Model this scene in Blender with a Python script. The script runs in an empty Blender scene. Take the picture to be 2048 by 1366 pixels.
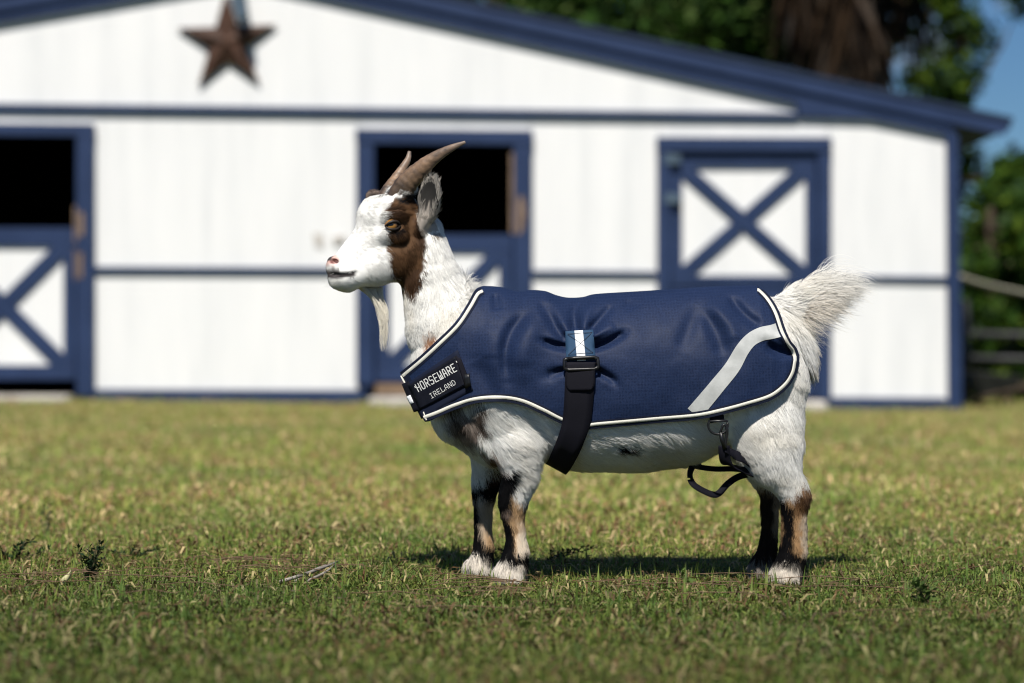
import bpy, bmesh, math, random
import numpy as np
from mathutils import Vector, Matrix, kdtree

random.seed(7)
rng = np.random.default_rng(11)
sc = bpy.context.scene
COL = sc.collection
PI = math.pi

# ------------------------------------------------------------------ camera, sky, sun, exposure
F = 2048 * 85 / 36.0          # focal length in photo pixels
HC = 0.42                     # camera height
HY = 713.0                    # horizon row
DG = 4.5                      # distance of the goat's middle plane
DB = 20.5                     # distance of the barn's front
K = DG / F

cam_d = bpy.data.cameras.new('camera')
cam = bpy.data.objects.new('camera', cam_d)
COL.objects.link(cam)
cam.location = (0, 0, HC)
cam.rotation_euler = (PI / 2, 0, 0)
cam_d.lens = 85
cam_d.sensor_width = 36
cam_d.shift_y = 30 / 2048
cam_d.clip_start = 0.05
cam_d.clip_end = 900
cam_d.dof.use_dof = True
cam_d.dof.focus_distance = DG - 0.09
cam_d.dof.aperture_fstop = 2.9
sc.camera = cam

SUN_EL, SUN_AZ = math.radians(52), math.radians(9)    # azimuth: to the left of the camera's back
S = Vector((-math.sin(SUN_AZ) * math.cos(SUN_EL), -math.cos(SUN_AZ) * math.cos(SUN_EL), math.sin(SUN_EL)))
world = bpy.data.worlds.new('World')
sc.world = world
world.use_nodes = True
wn = world.node_tree
for n in list(wn.nodes):
    wn.nodes.remove(n)
wo = wn.nodes.new('ShaderNodeOutputWorld')
bg = wn.nodes.new('ShaderNodeBackground')
sky = wn.nodes.new('ShaderNodeTexSky')
sky.sky_type = 'NISHITA'
sky.sun_disc = False
sky.sun_elevation = SUN_EL
sky.sun_rotation = PI + SUN_AZ
sky.air_density = 1.0
sky.dust_density = 0.0
sky.ozone_density = 3.0
bg.inputs['Strength'].default_value = 0.05
deep = wn.nodes.new('ShaderNodeVectorMath'); deep.operation = 'MULTIPLY'
deep.inputs[1].default_value = (0.50, 0.72, 0.96)
wn.links.new(sky.outputs[0], deep.inputs[0])
ctc = wn.nodes.new('ShaderNodeTexCoord'); cn = wn.nodes.new('ShaderNodeTexNoise'); cr = wn.nodes.new('ShaderNodeMapRange'); cm = wn.nodes.new('ShaderNodeMix')
cn.inputs['Scale'].default_value = 9.0; cn.inputs['Detail'].default_value = 6.0
cmp_ = wn.nodes.new('ShaderNodeMapping'); cmp_.inputs['Scale'].default_value = (1, 1, 2.2); cmp_.inputs['Location'].default_value = (0.35, 0.0, 0.12)
wn.links.new(ctc.outputs['Generated'], cmp_.inputs['Vector']); wn.links.new(cmp_.outputs[0], cn.inputs['Vector'])
cr.inputs['From Min'].default_value = 0.56; cr.inputs['From Max'].default_value = 0.74
wn.links.new(cn.outputs['Fac'], cr.inputs['Value'])
cm.data_type = 'RGBA'; cm.inputs[7].default_value = (9.0, 9.2, 9.8, 1)
wn.links.new(cr.outputs[0], cm.inputs['Factor']); wn.links.new(deep.outputs[0], cm.inputs[6]); wn.links.new(cm.outputs[2], bg.inputs['Color'])
wn.links.new(bg.outputs[0], wo.inputs['Surface'])

sun_d = bpy.data.lights.new('sun', 'SUN')
sun_d.energy = 4.75
sun_d.angle = math.radians(0.5)
sun_d.color = (1.0, 0.95, 0.87)
sun = bpy.data.objects.new('sun', sun_d)
COL.objects.link(sun)
sun.rotation_euler = S.to_track_quat('Z', 'Y').to_euler()
sun.location = S * 60

sc.view_settings.view_transform = 'Standard'
sc.view_settings.look = 'None'
sc.view_settings.gamma = 1.0
sc.view_settings.use_curve_mapping = False
sc.view_settings.exposure = 0.34
sc.cycles.filter_width = 1.15
sc.cycles.max_bounces = 9
sc.cycles.diffuse_bounces = 7
sc.cycles.transparent_max_bounces = 4

# ------------------------------------------------------------------ helpers
def sm(a, b, x):
    t = np.clip((np.asarray(x, float) - a) / (b - a), 0, 1)
    return t * t * (3 - 2 * t)

def at(px, py, Y):
    return Vector(((px - 1024) * Y / F, Y, HC - (py - HY) * Y / F))

def gw(p):
    """goat-plane pixels (x, y, toward camera) -> world metres"""
    p = np.asarray(p, float)
    return np.stack([(p[..., 0] - 1024) * K, DG - p[..., 2] * K, HC - (p[..., 1] - HY) * K], -1)

def G(x, y, w=0.0):
    """apparent pixel at depth w -> goat-plane pixel"""
    s = 1 - w * K / DG
    return (1024 + (x - 1024) * s, HY + (y - HY) * s, w)

def hash3(ix, iy, iz, seed=0):
    h = (ix.astype(np.int64) * 374761393 + iy.astype(np.int64) * 668265263 + iz.astype(np.int64) * 2147483647 + seed * 144665) & 0x7fffffff
    h = ((h ^ (h >> 13)) * 1274126177) & 0x7fffffff
    h = ((h ^ (h >> 16)) * 69069) & 0x7fffffff
    return (h & 0xffff) / 65535.0

def vnoise(p, scale, seed=0):
    p = np.asarray(p, float) / scale
    i = np.floor(p).astype(np.int64)
    f = p - i
    f = f * f * (3 - 2 * f)
    r = 0
    for dx in (0, 1):
        for dy in (0, 1):
            for dz in (0, 1):
                wgt = (f[..., 0] if dx else 1 - f[..., 0]) * (f[..., 1] if dy else 1 - f[..., 1]) * (f[..., 2] if dz else 1 - f[..., 2])
                r = r + wgt * hash3(i[..., 0] + dx, i[..., 1] + dy, i[..., 2] + dz, seed)
    return r * 2 - 1

def tag(o, label=None, cat=None, group=None, kind=None):
    if label: o['label'] = label
    if cat: o['category'] = cat
    if group: o['group'] = group
    if kind: o['kind'] = kind
    return o

def empty(name, loc=(0, 0, 0)):
    o = bpy.data.objects.new(name, None)
    COL.objects.link(o)
    o.location = loc
    o.empty_display_size = 0.1
    return o

def mesh_obj(name, verts, faces, mat=None, parent=None, smooth=False):
    me = bpy.data.meshes.new(name)
    me.from_pydata([tuple(v) for v in verts], [], [tuple(f) for f in faces])
    me.update()
    if smooth:
        me.polygons.foreach_set('use_smooth', [True] * len(me.polygons))
    o = bpy.data.objects.new(name, me)
    COL.objects.link(o)
    if mat: me.materials.append(mat)
    if parent:
        o.parent = parent
        o.matrix_parent_inverse = Matrix.Translation(-Vector(parent.location))
    return o

def fast_mesh(name, V, Q, mat=None, parent=None, smooth=False):
    """numpy verts (n,3), faces (m,k) of one arity"""
    me = bpy.data.meshes.new(name)
    V = np.asarray(V, np.float32); Q = np.asarray(Q, np.int32)
    k = Q.shape[1]
    me.vertices.add(len(V)); me.vertices.foreach_set('co', V.ravel())
    me.loops.add(Q.size); me.loops.foreach_set('vertex_index', Q.ravel())
    me.polygons.add(len(Q)); me.polygons.foreach_set('loop_start', np.arange(0, Q.size, k, dtype=np.int32))
    if smooth: me.polygons.foreach_set('use_smooth', np.ones(len(Q), bool))
    me.update(calc_edges=True); me.validate()
    o = bpy.data.objects.new(name, me)
    COL.objects.link(o)
    if mat: me.materials.append(mat)
    if parent:
        o.parent = parent
        o.matrix_parent_inverse = Matrix.Translation(-Vector(parent.location))
    return o

def col_attr(me, name, C, domain='POINT'):
    a = me.attributes.new(name, 'FLOAT_COLOR', domain)
    C = np.asarray(C, np.float32)
    if C.shape[1] == 3: C = np.concatenate([C, np.ones((len(C), 1), np.float32)], 1)
    a.data.foreach_set('color', C.ravel())

def bevel(o, w, seg=2):
    m = o.modifiers.new('bevel', 'BEVEL'); m.width = w; m.segments = seg; m.limit_method = 'ANGLE'
    return o

def sweep(path, radii, n=10, flat=1.0):
    """closed tube along world-space points; returns verts, faces"""
    P = [Vector(p) for p in path]
    V, Fc = [], []
    up = Vector((0, 1, 0))
    for i, p in enumerate(P):
        t = (P[min(i + 1, len(P) - 1)] - P[max(i - 1, 0)]).normalized()
        a = t.cross(up)
        if a.length < 1e-4: a = t.cross(Vector((1, 0, 0)))
        a.normalize(); b = t.cross(a).normalized()
        r = radii[i] if hasattr(radii, '__len__') else radii
        for j in range(n):
            th = 2 * PI * j / n
            V.append(p + a * (r * math.cos(th)) + b * (r * flat * math.sin(th)))
    for i in range(len(P) - 1):
        for j in range(n):
            k = (j + 1) % n
            Fc.append((i * n + j, i * n + k, (i + 1) * n + k, (i + 1) * n + j))
    Fc.append(tuple(range(n - 1, -1, -1))); Fc.append(tuple(range((len(P) - 1) * n, len(P) * n)))
    return V, Fc

def catmull(pts, n):
    P = np.asarray(pts, float)
    d = np.r_[0, np.cumsum(np.linalg.norm(np.diff(P, axis=0), axis=1))]
    E = np.vstack([2 * P[0] - P[1], P, 2 * P[-1] - P[-2]])
    out = []
    for s in np.linspace(0, d[-1], n):
        i = min(np.searchsorted(d, s, 'right') - 1, len(P) - 2)
        t = (s - d[i]) / max(d[i + 1] - d[i], 1e-9)
        a, b, c, e = E[i], E[i + 1], E[i + 2], E[i + 3]
        out.append(0.5 * (2 * b + (c - a) * t + (2 * a - 5 * b + 4 * c - e) * t * t + (3 * b - a - 3 * c + e) * t ** 3))
    return np.array(out)

# ------------------------------------------------------------------ materials
def new_mat(name):
    m = bpy.data.materials.new(name)
    m.use_nodes = True
    nt = m.node_tree
    b = nt.nodes['Principled BSDF']
    return m, nt, b

def nd(nt, typ, **kw):
    n = nt.nodes.new(typ)
    for k, v in kw.items(): setattr(n, k, v)
    return n

def ramp(nt, fac, stops):
    r = nd(nt, 'ShaderNodeValToRGB')
    e = r.color_ramp.elements
    while len(e) < len(stops): e.new(0.5)
    for i, (p, c) in enumerate(stops):
        e[i].position = p; e[i].color = (*c, 1) if len(c) == 3 else c
    nt.links.new(fac, r.inputs[0])
    return r.outputs[0]

def noise(nt, scale, detail=4, rough=0.55, vec=None, stretch=None):
    n = nd(nt, 'ShaderNodeTexNoise')
    n.inputs['Scale'].default_value = scale; n.inputs['Detail'].default_value = detail; n.inputs['Roughness'].default_value = rough
    if vec is None:
        vec = nd(nt, 'ShaderNodeTexCoord').outputs['Object']
    if stretch:
        mp = nd(nt, 'ShaderNodeMapping'); mp.inputs['Scale'].default_value = stretch
        nt.links.new(vec, mp.inputs['Vector']); vec = mp.outputs[0]
    nt.links.new(vec, n.inputs['Vector'])
    return n.outputs['Fac']

def bump(nt, b, h, strength=0.3, dist=0.01):
    bp = nd(nt, 'ShaderNodeBump')
    bp.inputs['Strength'].default_value = strength; bp.inputs['Distance'].default_value = dist
    nt.links.new(h, bp.inputs['Height']); nt.links.new(bp.outputs[0], b.inputs['Normal'])
    return bp

def mottled(name, c1, c2, scale=6, rough=0.6, stretch=None, bstr=0.2, bscale=None, spec=0.4, metal=0.0, lo=0.35, hi=0.65):
    m, nt, b = new_mat(name)
    f = noise(nt, scale, 6, 0.6, stretch=stretch)
    nt.links.new(ramp(nt, f, [(lo, c1), (hi, c2)]), b.inputs['Base Color'])
    b.inputs['Roughness'].default_value = rough
    b.inputs['Specular IOR Level'].default_value = spec
    b.inputs['Metallic'].default_value = metal
    if bstr: bump(nt, b, noise(nt, bscale or scale * 6, 5, stretch=stretch), bstr, 0.004)
    return m

def attr_mat(name, attr, rough=0.6, spec=0.2, transl=0.0, rnd=0.0, hair=False):
    m, nt, b = new_mat(name)
    a = nd(nt, 'ShaderNodeAttribute', attribute_name=attr)
    c = a.outputs['Color']
    if rnd:
        hi = nd(nt, 'ShaderNodeHairInfo')
        mr = nd(nt, 'ShaderNodeMapRange'); mr.inputs['To Min'].default_value = 1 - rnd; mr.inputs['To Max'].default_value = 1 + rnd * 0.4
        nt.links.new(hi.outputs['Random'], mr.inputs['Value'])
        mx = nd(nt, 'ShaderNodeVectorMath', operation='SCALE')
        nt.links.new(c, mx.inputs[0]); nt.links.new(mr.outputs[0], mx.inputs['Scale'])
        c = mx.outputs[0]
    nt.links.new(c, b.inputs['Base Color'])
    b.inputs['Roughness'].default_value = rough
    b.inputs['Specular IOR Level'].default_value = spec
    if transl:
        tr = nd(nt, 'ShaderNodeBsdfTranslucent'); mix = nd(nt, 'ShaderNodeMixShader')
        nt.links.new(c, tr.inputs['Color'])
        mix.inputs[0].default_value = transl
        nt.links.new(b.outputs[0], mix.inputs[1]); nt.links.new(tr.outputs[0], mix.inputs[2])
        nt.links.new(mix.outputs[0], nt.nodes['Material Output'].inputs['Surface'])
    return m

def siding_mat():
    m, nt, b = new_mat('white_siding')
    tc = nd(nt, 'ShaderNodeTexCoord').outputs['Object']
    f = noise(nt, 1.6, 6, 0.65, vec=tc, stretch=(3.5, 1, 0.35))
    c = ramp(nt, f, [(0.28, (0.66, 0.67, 0.675)), (0.48, (0.74, 0.745, 0.745)), (0.70, (0.785, 0.785, 0.78))])
    nt.links.new(c, b.inputs['Base Color'])
    b.inputs['Roughness'].default_value = 0.6
    wv = nd(nt, 'ShaderNodeTexWave', wave_type='BANDS', bands_direction='X', wave_profile='SIN')
    wv.inputs['Scale'].default_value = 1.55
    nt.links.new(tc, wv.inputs['Vector'])
    gr = ramp(nt, wv.outputs['Fac'], [(0.0, (0, 0, 0)), (0.10, (1, 1, 1))])
    bp = bump(nt, b, gr, 0.16, 0.005)
    b2 = nd(nt, 'ShaderNodeBump'); b2.inputs['Strength'].default_value = 0.25; b2.inputs['Distance'].default_value = 0.004
    nt.links.new(noise(nt, 14, 5, vec=tc, stretch=(6, 1, 0.7)), b2.inputs['Height'])
    nt.links.new(b2.outputs[0], bp.inputs['Normal'])
    return m

M_WHITE = siding_mat()
M_BLUE = mottled('blue_paint', (0.0122, 0.0265, 0.076), (0.018, 0.0355, 0.096), 2.5, 0.45, (1, 1, 1), 0.15, 30, spec=0.4)
M_ROOF = mottled('blue_roof_metal', (0.010, 0.018, 0.042), (0.017, 0.029, 0.062), 1.5, 0.4, None, 0.0, spec=0.5)
M_RUST = mottled('rusted_star', (0.038, 0.020, 0.014), (0.085, 0.043, 0.028), 9, 0.65, None, 0.25, 60, spec=0.25)
M_LAMP = mottled('grey_blue_housing', (0.055, 0.085, 0.12), (0.08, 0.12, 0.16), 8, 0.45, None, 0.0)
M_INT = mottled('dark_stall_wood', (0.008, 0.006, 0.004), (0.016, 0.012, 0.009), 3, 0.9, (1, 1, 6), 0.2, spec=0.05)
M_CONC = mottled('concrete', (0.36, 0.33, 0.30), (0.55, 0.52, 0.48), 5, 0.85, None, 0.3, 40, spec=0.2)
M_RAW = mottled('bare_wood', (0.15, 0.10, 0.065), (0.26, 0.18, 0.12), 6, 0.75, (6, 6, 1), 0.3, spec=0.2)
M_BARK = mottled('bark', (0.035, 0.026, 0.019), (0.10, 0.075, 0.055), 5, 0.9, (3, 3, 0.6), 0.6, 18, spec=0.1)
M_GALV = mottled('shade_dark_galvanised', (0.022, 0.023, 0.025), (0.045, 0.047, 0.05), 7, 0.55, None, 0.0, metal=0.2)  # made dark to stand in for deep shade by the stable corner
M_RUBBER = mottled('black_rubber', (0.012, 0.012, 0.012), (0.022, 0.021, 0.02), 10, 0.75, None, 0.1)
M_ROPE = mottled('pale_rope', (0.30, 0.29, 0.22), (0.42, 0.40, 0.30), 30, 0.8, None, 0.2)
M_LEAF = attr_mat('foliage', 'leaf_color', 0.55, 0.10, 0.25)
M_GRASS = attr_mat('grass_blades', 'blade_color', 0.55, 0.25, 0.3)

def add_world_tint(mat):
    """broad dry and green areas of the lawn, plus light painted in by distance"""
    nt = mat.node_tree; b = nt.nodes['Principled BSDF']
    a = [n for n in nt.nodes if n.type == 'ATTRIBUTE'][0]
    g = nd(nt, 'ShaderNodeNewGeometry').outputs['Position']
    f = noise(nt, 0.9, 4, 0.6, vec=g, stretch=(1, 0.6, 0))
    tint = ramp(nt, f, [(0.36, (0.95, 1.12, 0.85)), (0.50, (1.25, 1.25, 1.0)), (0.66, (1.45, 1.38, 1.15))])
    mx = nd(nt, 'ShaderNodeVectorMath', operation='MULTIPLY')
    nt.links.new(a.outputs['Color'], mx.inputs[0]); nt.links.new(tint, mx.inputs[1])
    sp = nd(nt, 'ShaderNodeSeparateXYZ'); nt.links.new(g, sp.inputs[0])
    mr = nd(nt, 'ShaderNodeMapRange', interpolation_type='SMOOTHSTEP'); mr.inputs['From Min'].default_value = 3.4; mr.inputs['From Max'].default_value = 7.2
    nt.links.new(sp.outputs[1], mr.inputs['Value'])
    near_far_light = ramp(nt, mr.outputs[0], [(0.0, (0.76, 0.75, 0.74)), (0.3, (1.02, 0.99, 0.97)), (1.0, (1.98, 1.74, 1.95))])  # painted light: blades darker near the camera, brighter far off
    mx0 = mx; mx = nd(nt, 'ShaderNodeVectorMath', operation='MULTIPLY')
    nt.links.new(mx0.outputs[0], mx.inputs[0]); nt.links.new(near_far_light, mx.inputs[1])
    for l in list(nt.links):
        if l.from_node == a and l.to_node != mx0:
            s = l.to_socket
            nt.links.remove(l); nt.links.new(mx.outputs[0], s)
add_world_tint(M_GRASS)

def ground_mat():
    m, nt, b = new_mat('soil')
    g = nd(nt, 'ShaderNodeNewGeometry').outputs['Position']
    f1 = noise(nt, 26, 6, 0.7, vec=g)
    f2 = noise(nt, 1.1, 4, 0.6, vec=g)
    c1 = ramp(nt, f1, [(0.3, (0.035, 0.030, 0.018)), (0.55, (0.085, 0.075, 0.035)), (0.75, (0.17, 0.14, 0.075))])
    c2 = ramp(nt, f1, [(0.3, (0.030, 0.036, 0.014)), (0.6, (0.075, 0.085, 0.028))])
    mx = nd(nt, 'ShaderNodeMix', data_type='RGBA')
    nt.links.new(ramp(nt, f2, [(0.4, (0, 0, 0)), (0.6, (1, 1, 1))]), mx.inputs['Factor'])
    nt.links.new(c1, mx.inputs[6]); nt.links.new(c2, mx.inputs[7])
    nt.links.new(mx.outputs[2], b.inputs['Base Color'])
    b.inputs['Roughness'].default_value = 0.95
    b.inputs['Specular IOR Level'].default_value = 0.1
    bump(nt, b, f1, 0.8, 0.02)
    return m

# ------------------------------------------------------------------ ground
def ground_z(X, Y):
    X = np.asarray(X, float); Y = np.asarray(Y, float)
    z = -0.0116 * (X + 1.2) * sm(8, 19, Y) * (1 - sm(26, 40, Y) * 0.9)
    P = np.stack([X, Y, 0 * X], -1)
    n = vnoise(P, 0.55, 3) * 0.007 + vnoise(P, 0.16, 5) * 0.003
    # standing place of the goat stays level
    return z + n * (1 - sm(35, 50, Y))

def build_ground():
    xs = np.r_[np.linspace(-400, -10, 14)[:-1], np.linspace(-10, -2.5, 30)[:-1], np.linspace(-2.5, 2.5, 120), np.linspace(2.5, 10, 30)[1:], np.linspace(10, 400, 14)[1:]]
    ys = np.r_[np.linspace(-60, 1, 14)[:-1], np.linspace(1, 9, 180)[:-1], np.linspace(9, 26, 90), np.linspace(26, 60, 18)[1:], np.linspace(60, 800, 14)[1:]]
    X, Y = np.meshgrid(xs, ys)
    Z = ground_z(X, Y)
    nx, ny = len(xs), len(ys)
    V = np.stack([X, Y, Z], -1).reshape(-1, 3)
    i, j = np.meshgrid(np.arange(nx - 1), np.arange(ny - 1))
    a = (j * nx + i).ravel()
    o = fast_mesh('ground', V, np.stack([a, a + 1, a + nx + 1, a + nx], 1), ground_mat(), smooth=True)
    tag(o, kind='structure')
build_ground()

# ------------------------------------------------------------------ barn
barn = empty('barn', at(490, 815, DB))
tag(barn, 'white stable with navy trim, half doors and low gable roof', 'barn')

def shear_y(px): return 0.0

def prism(name, poly, yf, yb, mat, parent, bev=0.0):
    """extruded outline on the barn front; yf / yb are metres in front of (-) or behind (+) the wall face"""
    n = len(poly)
    P = [at(x, y, DB) for x, y in poly]
    V = [(p.x, DB + yf, p.z) for p in P] + [(p.x, DB + yb, p.z) for p in P]
    area = sum(poly[i][0] * poly[(i + 1) % n][1] - poly[(i + 1) % n][0] * poly[i][1] for i in range(n))
    f = list(range(n))
    if area < 0: f = f[::-1]
    Fc = [tuple(f), tuple(i + n for i in f[::-1])]
    for q in range(n):
        a, b = f[q], f[(q + 1) % n]
        Fc.append((b, a, a + n, b + n))
    o = mesh_obj(name, V, Fc, mat, parent)
    if bev: bevel(o, bev, 1)
    return o

def rect(x0, y0, x1, y1, s=0.0):
    return [(x0, y0), (x1, y0 + s), (x1, y1 + s), (x0, y1)]

def belt_y(x): return 215 + 0.0115 * x
WL, WR = -925, 1908
AP = (490, -36)
def low_edge(x): return AP[1] + (0.169 * (AP[0] - x) if x < AP[0] else 0.2215 * (x - AP[0]))

# wall: separate white panels, openings left open
prism('wall_panel', [(WL, belt_y(WL)), (WL, low_edge(WL) - 4), (AP[0], AP[1] - 6), (1600, low_edge(1600) - 4), (1600, belt_y(1600) - 1)], 0, 0.05, M_WHITE, barn)
prism('wall_panel', [(WL, belt_y(WL) + 1), (-150, belt_y(-150) + 1), (-150, 815), (WL, 815)], 0, 0.05, M_WHITE, barn)
prism('wall_panel', [(-149, belt_y(-149) + 1), (189, belt_y(189) + 1), (189, 262), (-149, 258)], 0, 0.05, M_WHITE, barn)
prism('wall_panel', [(190, belt_y(190) + 1), (716, belt_y(716) + 1), (716, 800), (178, 795)], 0, 0.05, M_WHITE, barn)
prism('wall_panel', [(717, belt_y(717) + 1), (1060, belt_y(1060) + 1), (1060, 272), (717, 270)], 0, 0.05, M_WHITE, barn)
prism('wall_panel', [(1061, belt_y(1061) + 1), (1318, belt_y(1318) + 1), (1318, 815), (1061, 812)], 0, 0.05, M_WHITE, barn)
prism('wall_panel', [(1319, belt_y(1319) + 1), (1656, belt_y(1600) + 1), (1656, 290), (1319, 287)], 0, 0.05, M_WHITE, barn)
prism('wall_panel', [(1657, belt_y(1600) + 1), (1740, 234), (1905, 266), (1909, 818), (1657, 818)], 0, 0.05, M_WHITE, barn)

def board(poly, t=0.035, parent=barn, name='trim_board', mat=None, base=0.0):
    return prism(name, poly, base - t, base - 0.001, mat or M_BLUE, parent, 0.006)

board([(WL, belt_y(WL) - 8), (1597, belt_y(1597) - 7), (1597, belt_y(1597) + 8), (WL, belt_y(WL) + 8)], 0.05, name='belt_board')
board([(190, 533), (712, 535), (712, 548), (190, 546)], 0.04, name='rail_board')
board([(1066, 541), (1312, 543), (1312, 554), (1066, 553)], 0.04, name='rail_board')
board([(1662, 551), (1893, 553), (1893, 564), (1662, 561)], 0.04, name='rail_board')
board([(WL, 533), (-186, 533), (-186, 546), (WL, 546)], 0.04, name='rail_board')
board([(190, 778), (706, 780), (740, 778), (722, 806), (163, 803)], 0.045, name='skirt_board')
board([(1066, 786), (1310, 790), (1310, 815), (1066, 812)], 0.045, name='skirt_board')
board([(1655, 794), (1892, 796), (1892, 821), (1650, 821)], 0.045, name='skirt_board')
board([(1890, 264), (1914, 270), (1922, 824), (1894, 824)], 0.07, name='corner_post')
board([(WL - 4, low_edge(WL) + 8), (WL + 20, low_edge(WL) + 8), (WL + 20, 812), (WL - 4, 812)], 0.07, name='corner_post')

# frieze under the roof, then the roof itself
board([(AP[0], AP[1] - 36), (1905, low_edge(1905) - 46), (1905, 274), (1740, 240), (1600, 236), (1590, 208), (AP[0], AP[1])], 0.06, name='frieze_board')
board([(AP[0] - 1, AP[1] - 36), (AP[0] - 1, AP[1]), (WL, low_edge(WL) + 4), (WL, low_edge(WL) - 34)], 0.06, name='frieze_board')

def roof_slab(x0, y0, x1, y1, th, name='roof_panel'):
    prism(name, [(x0, y0), (x1, y1), (x1, y1 + th * .7), (x0, y0 + th * .7)], -0.07, 9.0, M_ROOF, barn)
    prism('fascia_board', [(x0, y0 + 8), (x1, y1 + 8), (x1 - (14 if x1 > x0 else -14), y1 + th + 6), (x0, y0 + th + 6)], -0.095, -0.072, M_BLUE, barn)
    prism('drip_edge', [(x0, y0 - 3), (x1 + (3 if x1 > x0 else -3), y1 - 3), (x1 + (3 if x1 > x0 else -3), y1 + 7), (x0, y0 + 7)], -0.11, -0.073, M_ROOF, barn)
roof_slab(490, -92, 2018, 240, 26)
roof_slab(489, -92, -1060, 174, 26)
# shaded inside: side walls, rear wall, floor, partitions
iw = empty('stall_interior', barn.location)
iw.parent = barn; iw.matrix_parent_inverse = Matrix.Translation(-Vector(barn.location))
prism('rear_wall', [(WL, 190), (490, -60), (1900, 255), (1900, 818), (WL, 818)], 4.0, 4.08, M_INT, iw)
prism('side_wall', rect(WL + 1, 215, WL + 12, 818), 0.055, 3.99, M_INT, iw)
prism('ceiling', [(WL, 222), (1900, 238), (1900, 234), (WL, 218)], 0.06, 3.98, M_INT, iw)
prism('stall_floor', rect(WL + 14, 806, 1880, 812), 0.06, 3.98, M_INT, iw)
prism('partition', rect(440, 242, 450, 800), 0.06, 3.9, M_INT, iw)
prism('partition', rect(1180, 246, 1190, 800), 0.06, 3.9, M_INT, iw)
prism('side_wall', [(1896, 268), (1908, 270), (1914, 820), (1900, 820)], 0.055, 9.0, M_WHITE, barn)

def brace(a, b, half, clip, base, parent):
    ax, ay = a; bx, by = b
    L = math.hypot(bx - ax, by - ay); nx, ny = -(by - ay) / L * half, (bx - ax) / L * half
    return board([(ax + nx, ay + ny), (bx + nx, by + ny), (bx - nx, by - ny), (ax - nx, ay - ny)], 0.035, parent, 'brace', base=base)

def door_leaf(name, x0, y0, x1, y1, stile, top, bot, base=0.0, half=15, sk=0.0, split=None):
    d = empty(name, at((x0 + x1) / 2, y1, DB))
    d.parent = barn; d.matrix_parent_inverse = Matrix.Translation(-Vector(barn.location))
    prism('door_panel', rect(x0 + 2, y0 + 2, x1 - 2, y1 - 2, sk), base, base + 0.03, M_WHITE, d)
    board(rect(x0, y0, x1, y0 + top, sk), 0.03, d, 'rail', base=base)
    board(rect(x0, y1 - bot, x1, y1, sk), 0.03, d, 'rail', base=base)
    board(rect(x0, y0 + top + .5, x0 + stile, y1 - bot - .5, sk * .1), 0.03, d, 'stile', base=base)
    board(rect(x1 - stile, y0 + top + .5 + sk, x1, y1 - bot - .5 + sk), 0.03, d, 'stile', base=base)
    brace((x0 + stile - 4, y0 + top - 4), (x1 - stile + 4, y1 - bot + 4), half, None, base + 0.004, d)
    cx, cy = (x0 + x1) / 2, (y0 + top + y1 - bot) / 2
    a = (x1 - stile + 4, y0 + top - 4); c = (x0 + stile - 4, y1 - bot + 4)
    L = math.hypot(a[0] - cx, a[1] - cy); g = half * 1.02
    f = g / L
    brace(a, (cx + (a[0] - cx) * f, cy + (a[1] - cy) * f), half, None, base + 0.006, d)
    brace((cx + (c[0] - cx) * f, cy + (c[1] - cy) * f), c, half, None, base + 0.006, d)
    return d

# left stall door
board(rect(155, 272, 190, 792), 0.07, name='door_post')
board(rect(-185, 268, -150, 790), 0.07, name='door_post')
board(rect(-186, 246, 191, 271, 3), 0.075, name='door_header')
door_leaf('half_door', -134, 456, 151, 760, 24, 38, 30, 0.01, 16)
prism('door_jamb', rect(149, 412, 155, 486), -0.02, 0.10, M_RAW, barn)
prism('door_jamb', rect(149, 500, 155, 560), -0.02, 0.08, M_RAW, barn)
prism('bare_wood_strip', rect(160, 426, 170, 472), -0.078, -0.071, M_RAW, barn)
prism('bare_wood_strip', rect(160, 506, 168, 556), -0.078, -0.071, M_RAW, barn)
# middle stall door
board(rect(713, 290, 749, 770), 0.07, name='door_post')
board(rect(1027, 292, 1064, 778), 0.07, name='door_post')
board(rect(712, 259, 1066, 288, 3), 0.075, name='door_header')
door_leaf('half_door', 752, 470, 1025, 764, 28, 36, 32, 0.01, 16)
prism('door_jamb', rect(1021, 300, 1027, 466), -0.02, 0.14, M_RAW, barn)
prism('bare_wood_strip', [(1036, 396), (1046, 392), (1052, 430), (1044, 466), (1034, 470)], -0.078, -0.071, M_RAW, barn)
prism('threshold_board', rect(752, 768, 1025, 790), -0.03, 0.05, M_RAW, barn)
# right closed door
board(rect(1313, 306, 1340, 800), 0.07, name='door_post')
board(rect(1634, 308, 1661, 800), 0.07, name='door_post')
board(rect(1312, 275, 1662, 304, 1), 0.075, name='door_header')
dl = door_leaf('closed_door', 1342, 308, 1632, 572, 22, 28, 21, 0.01, 15)
door_leaf('closed_door', 1342, 576, 1632, 796, 22, 24, 30, 0.01, 15)
for hy in (320, 398, 600):
    prism('hinge', rect(1328, hy - 10, 1360, hy + 10), -0.082, -0.071, M_LAMP, barn, 0.004)

def step(poly, label):
    o = prism('door_step', poly, -0.45, -0.08, M_CONC, None, 0.02)
    tag(o, label, 'step', 'concrete steps before the stable doors')
step(rect(-140, 789, 152, 816), 'grey concrete step under the left half door with a dark gap above')
step(rect(742, 793, 1040, 824), 'pale concrete step under the middle half door behind the goat')
step(rect(1330, 800, 1642, 832), 'pale concrete step before the closed door behind the hind legs')

prism('latch_plate', [(626, 466), (646, 468), (648, 496), (630, 494)], -0.012, -0.001, M_CONC, barn, 0.004)
prism('latch_bar', [(664, 474), (690, 470), (692, 484), (668, 490)], -0.025, -0.001, M_CONC, barn, 0.004)
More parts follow.
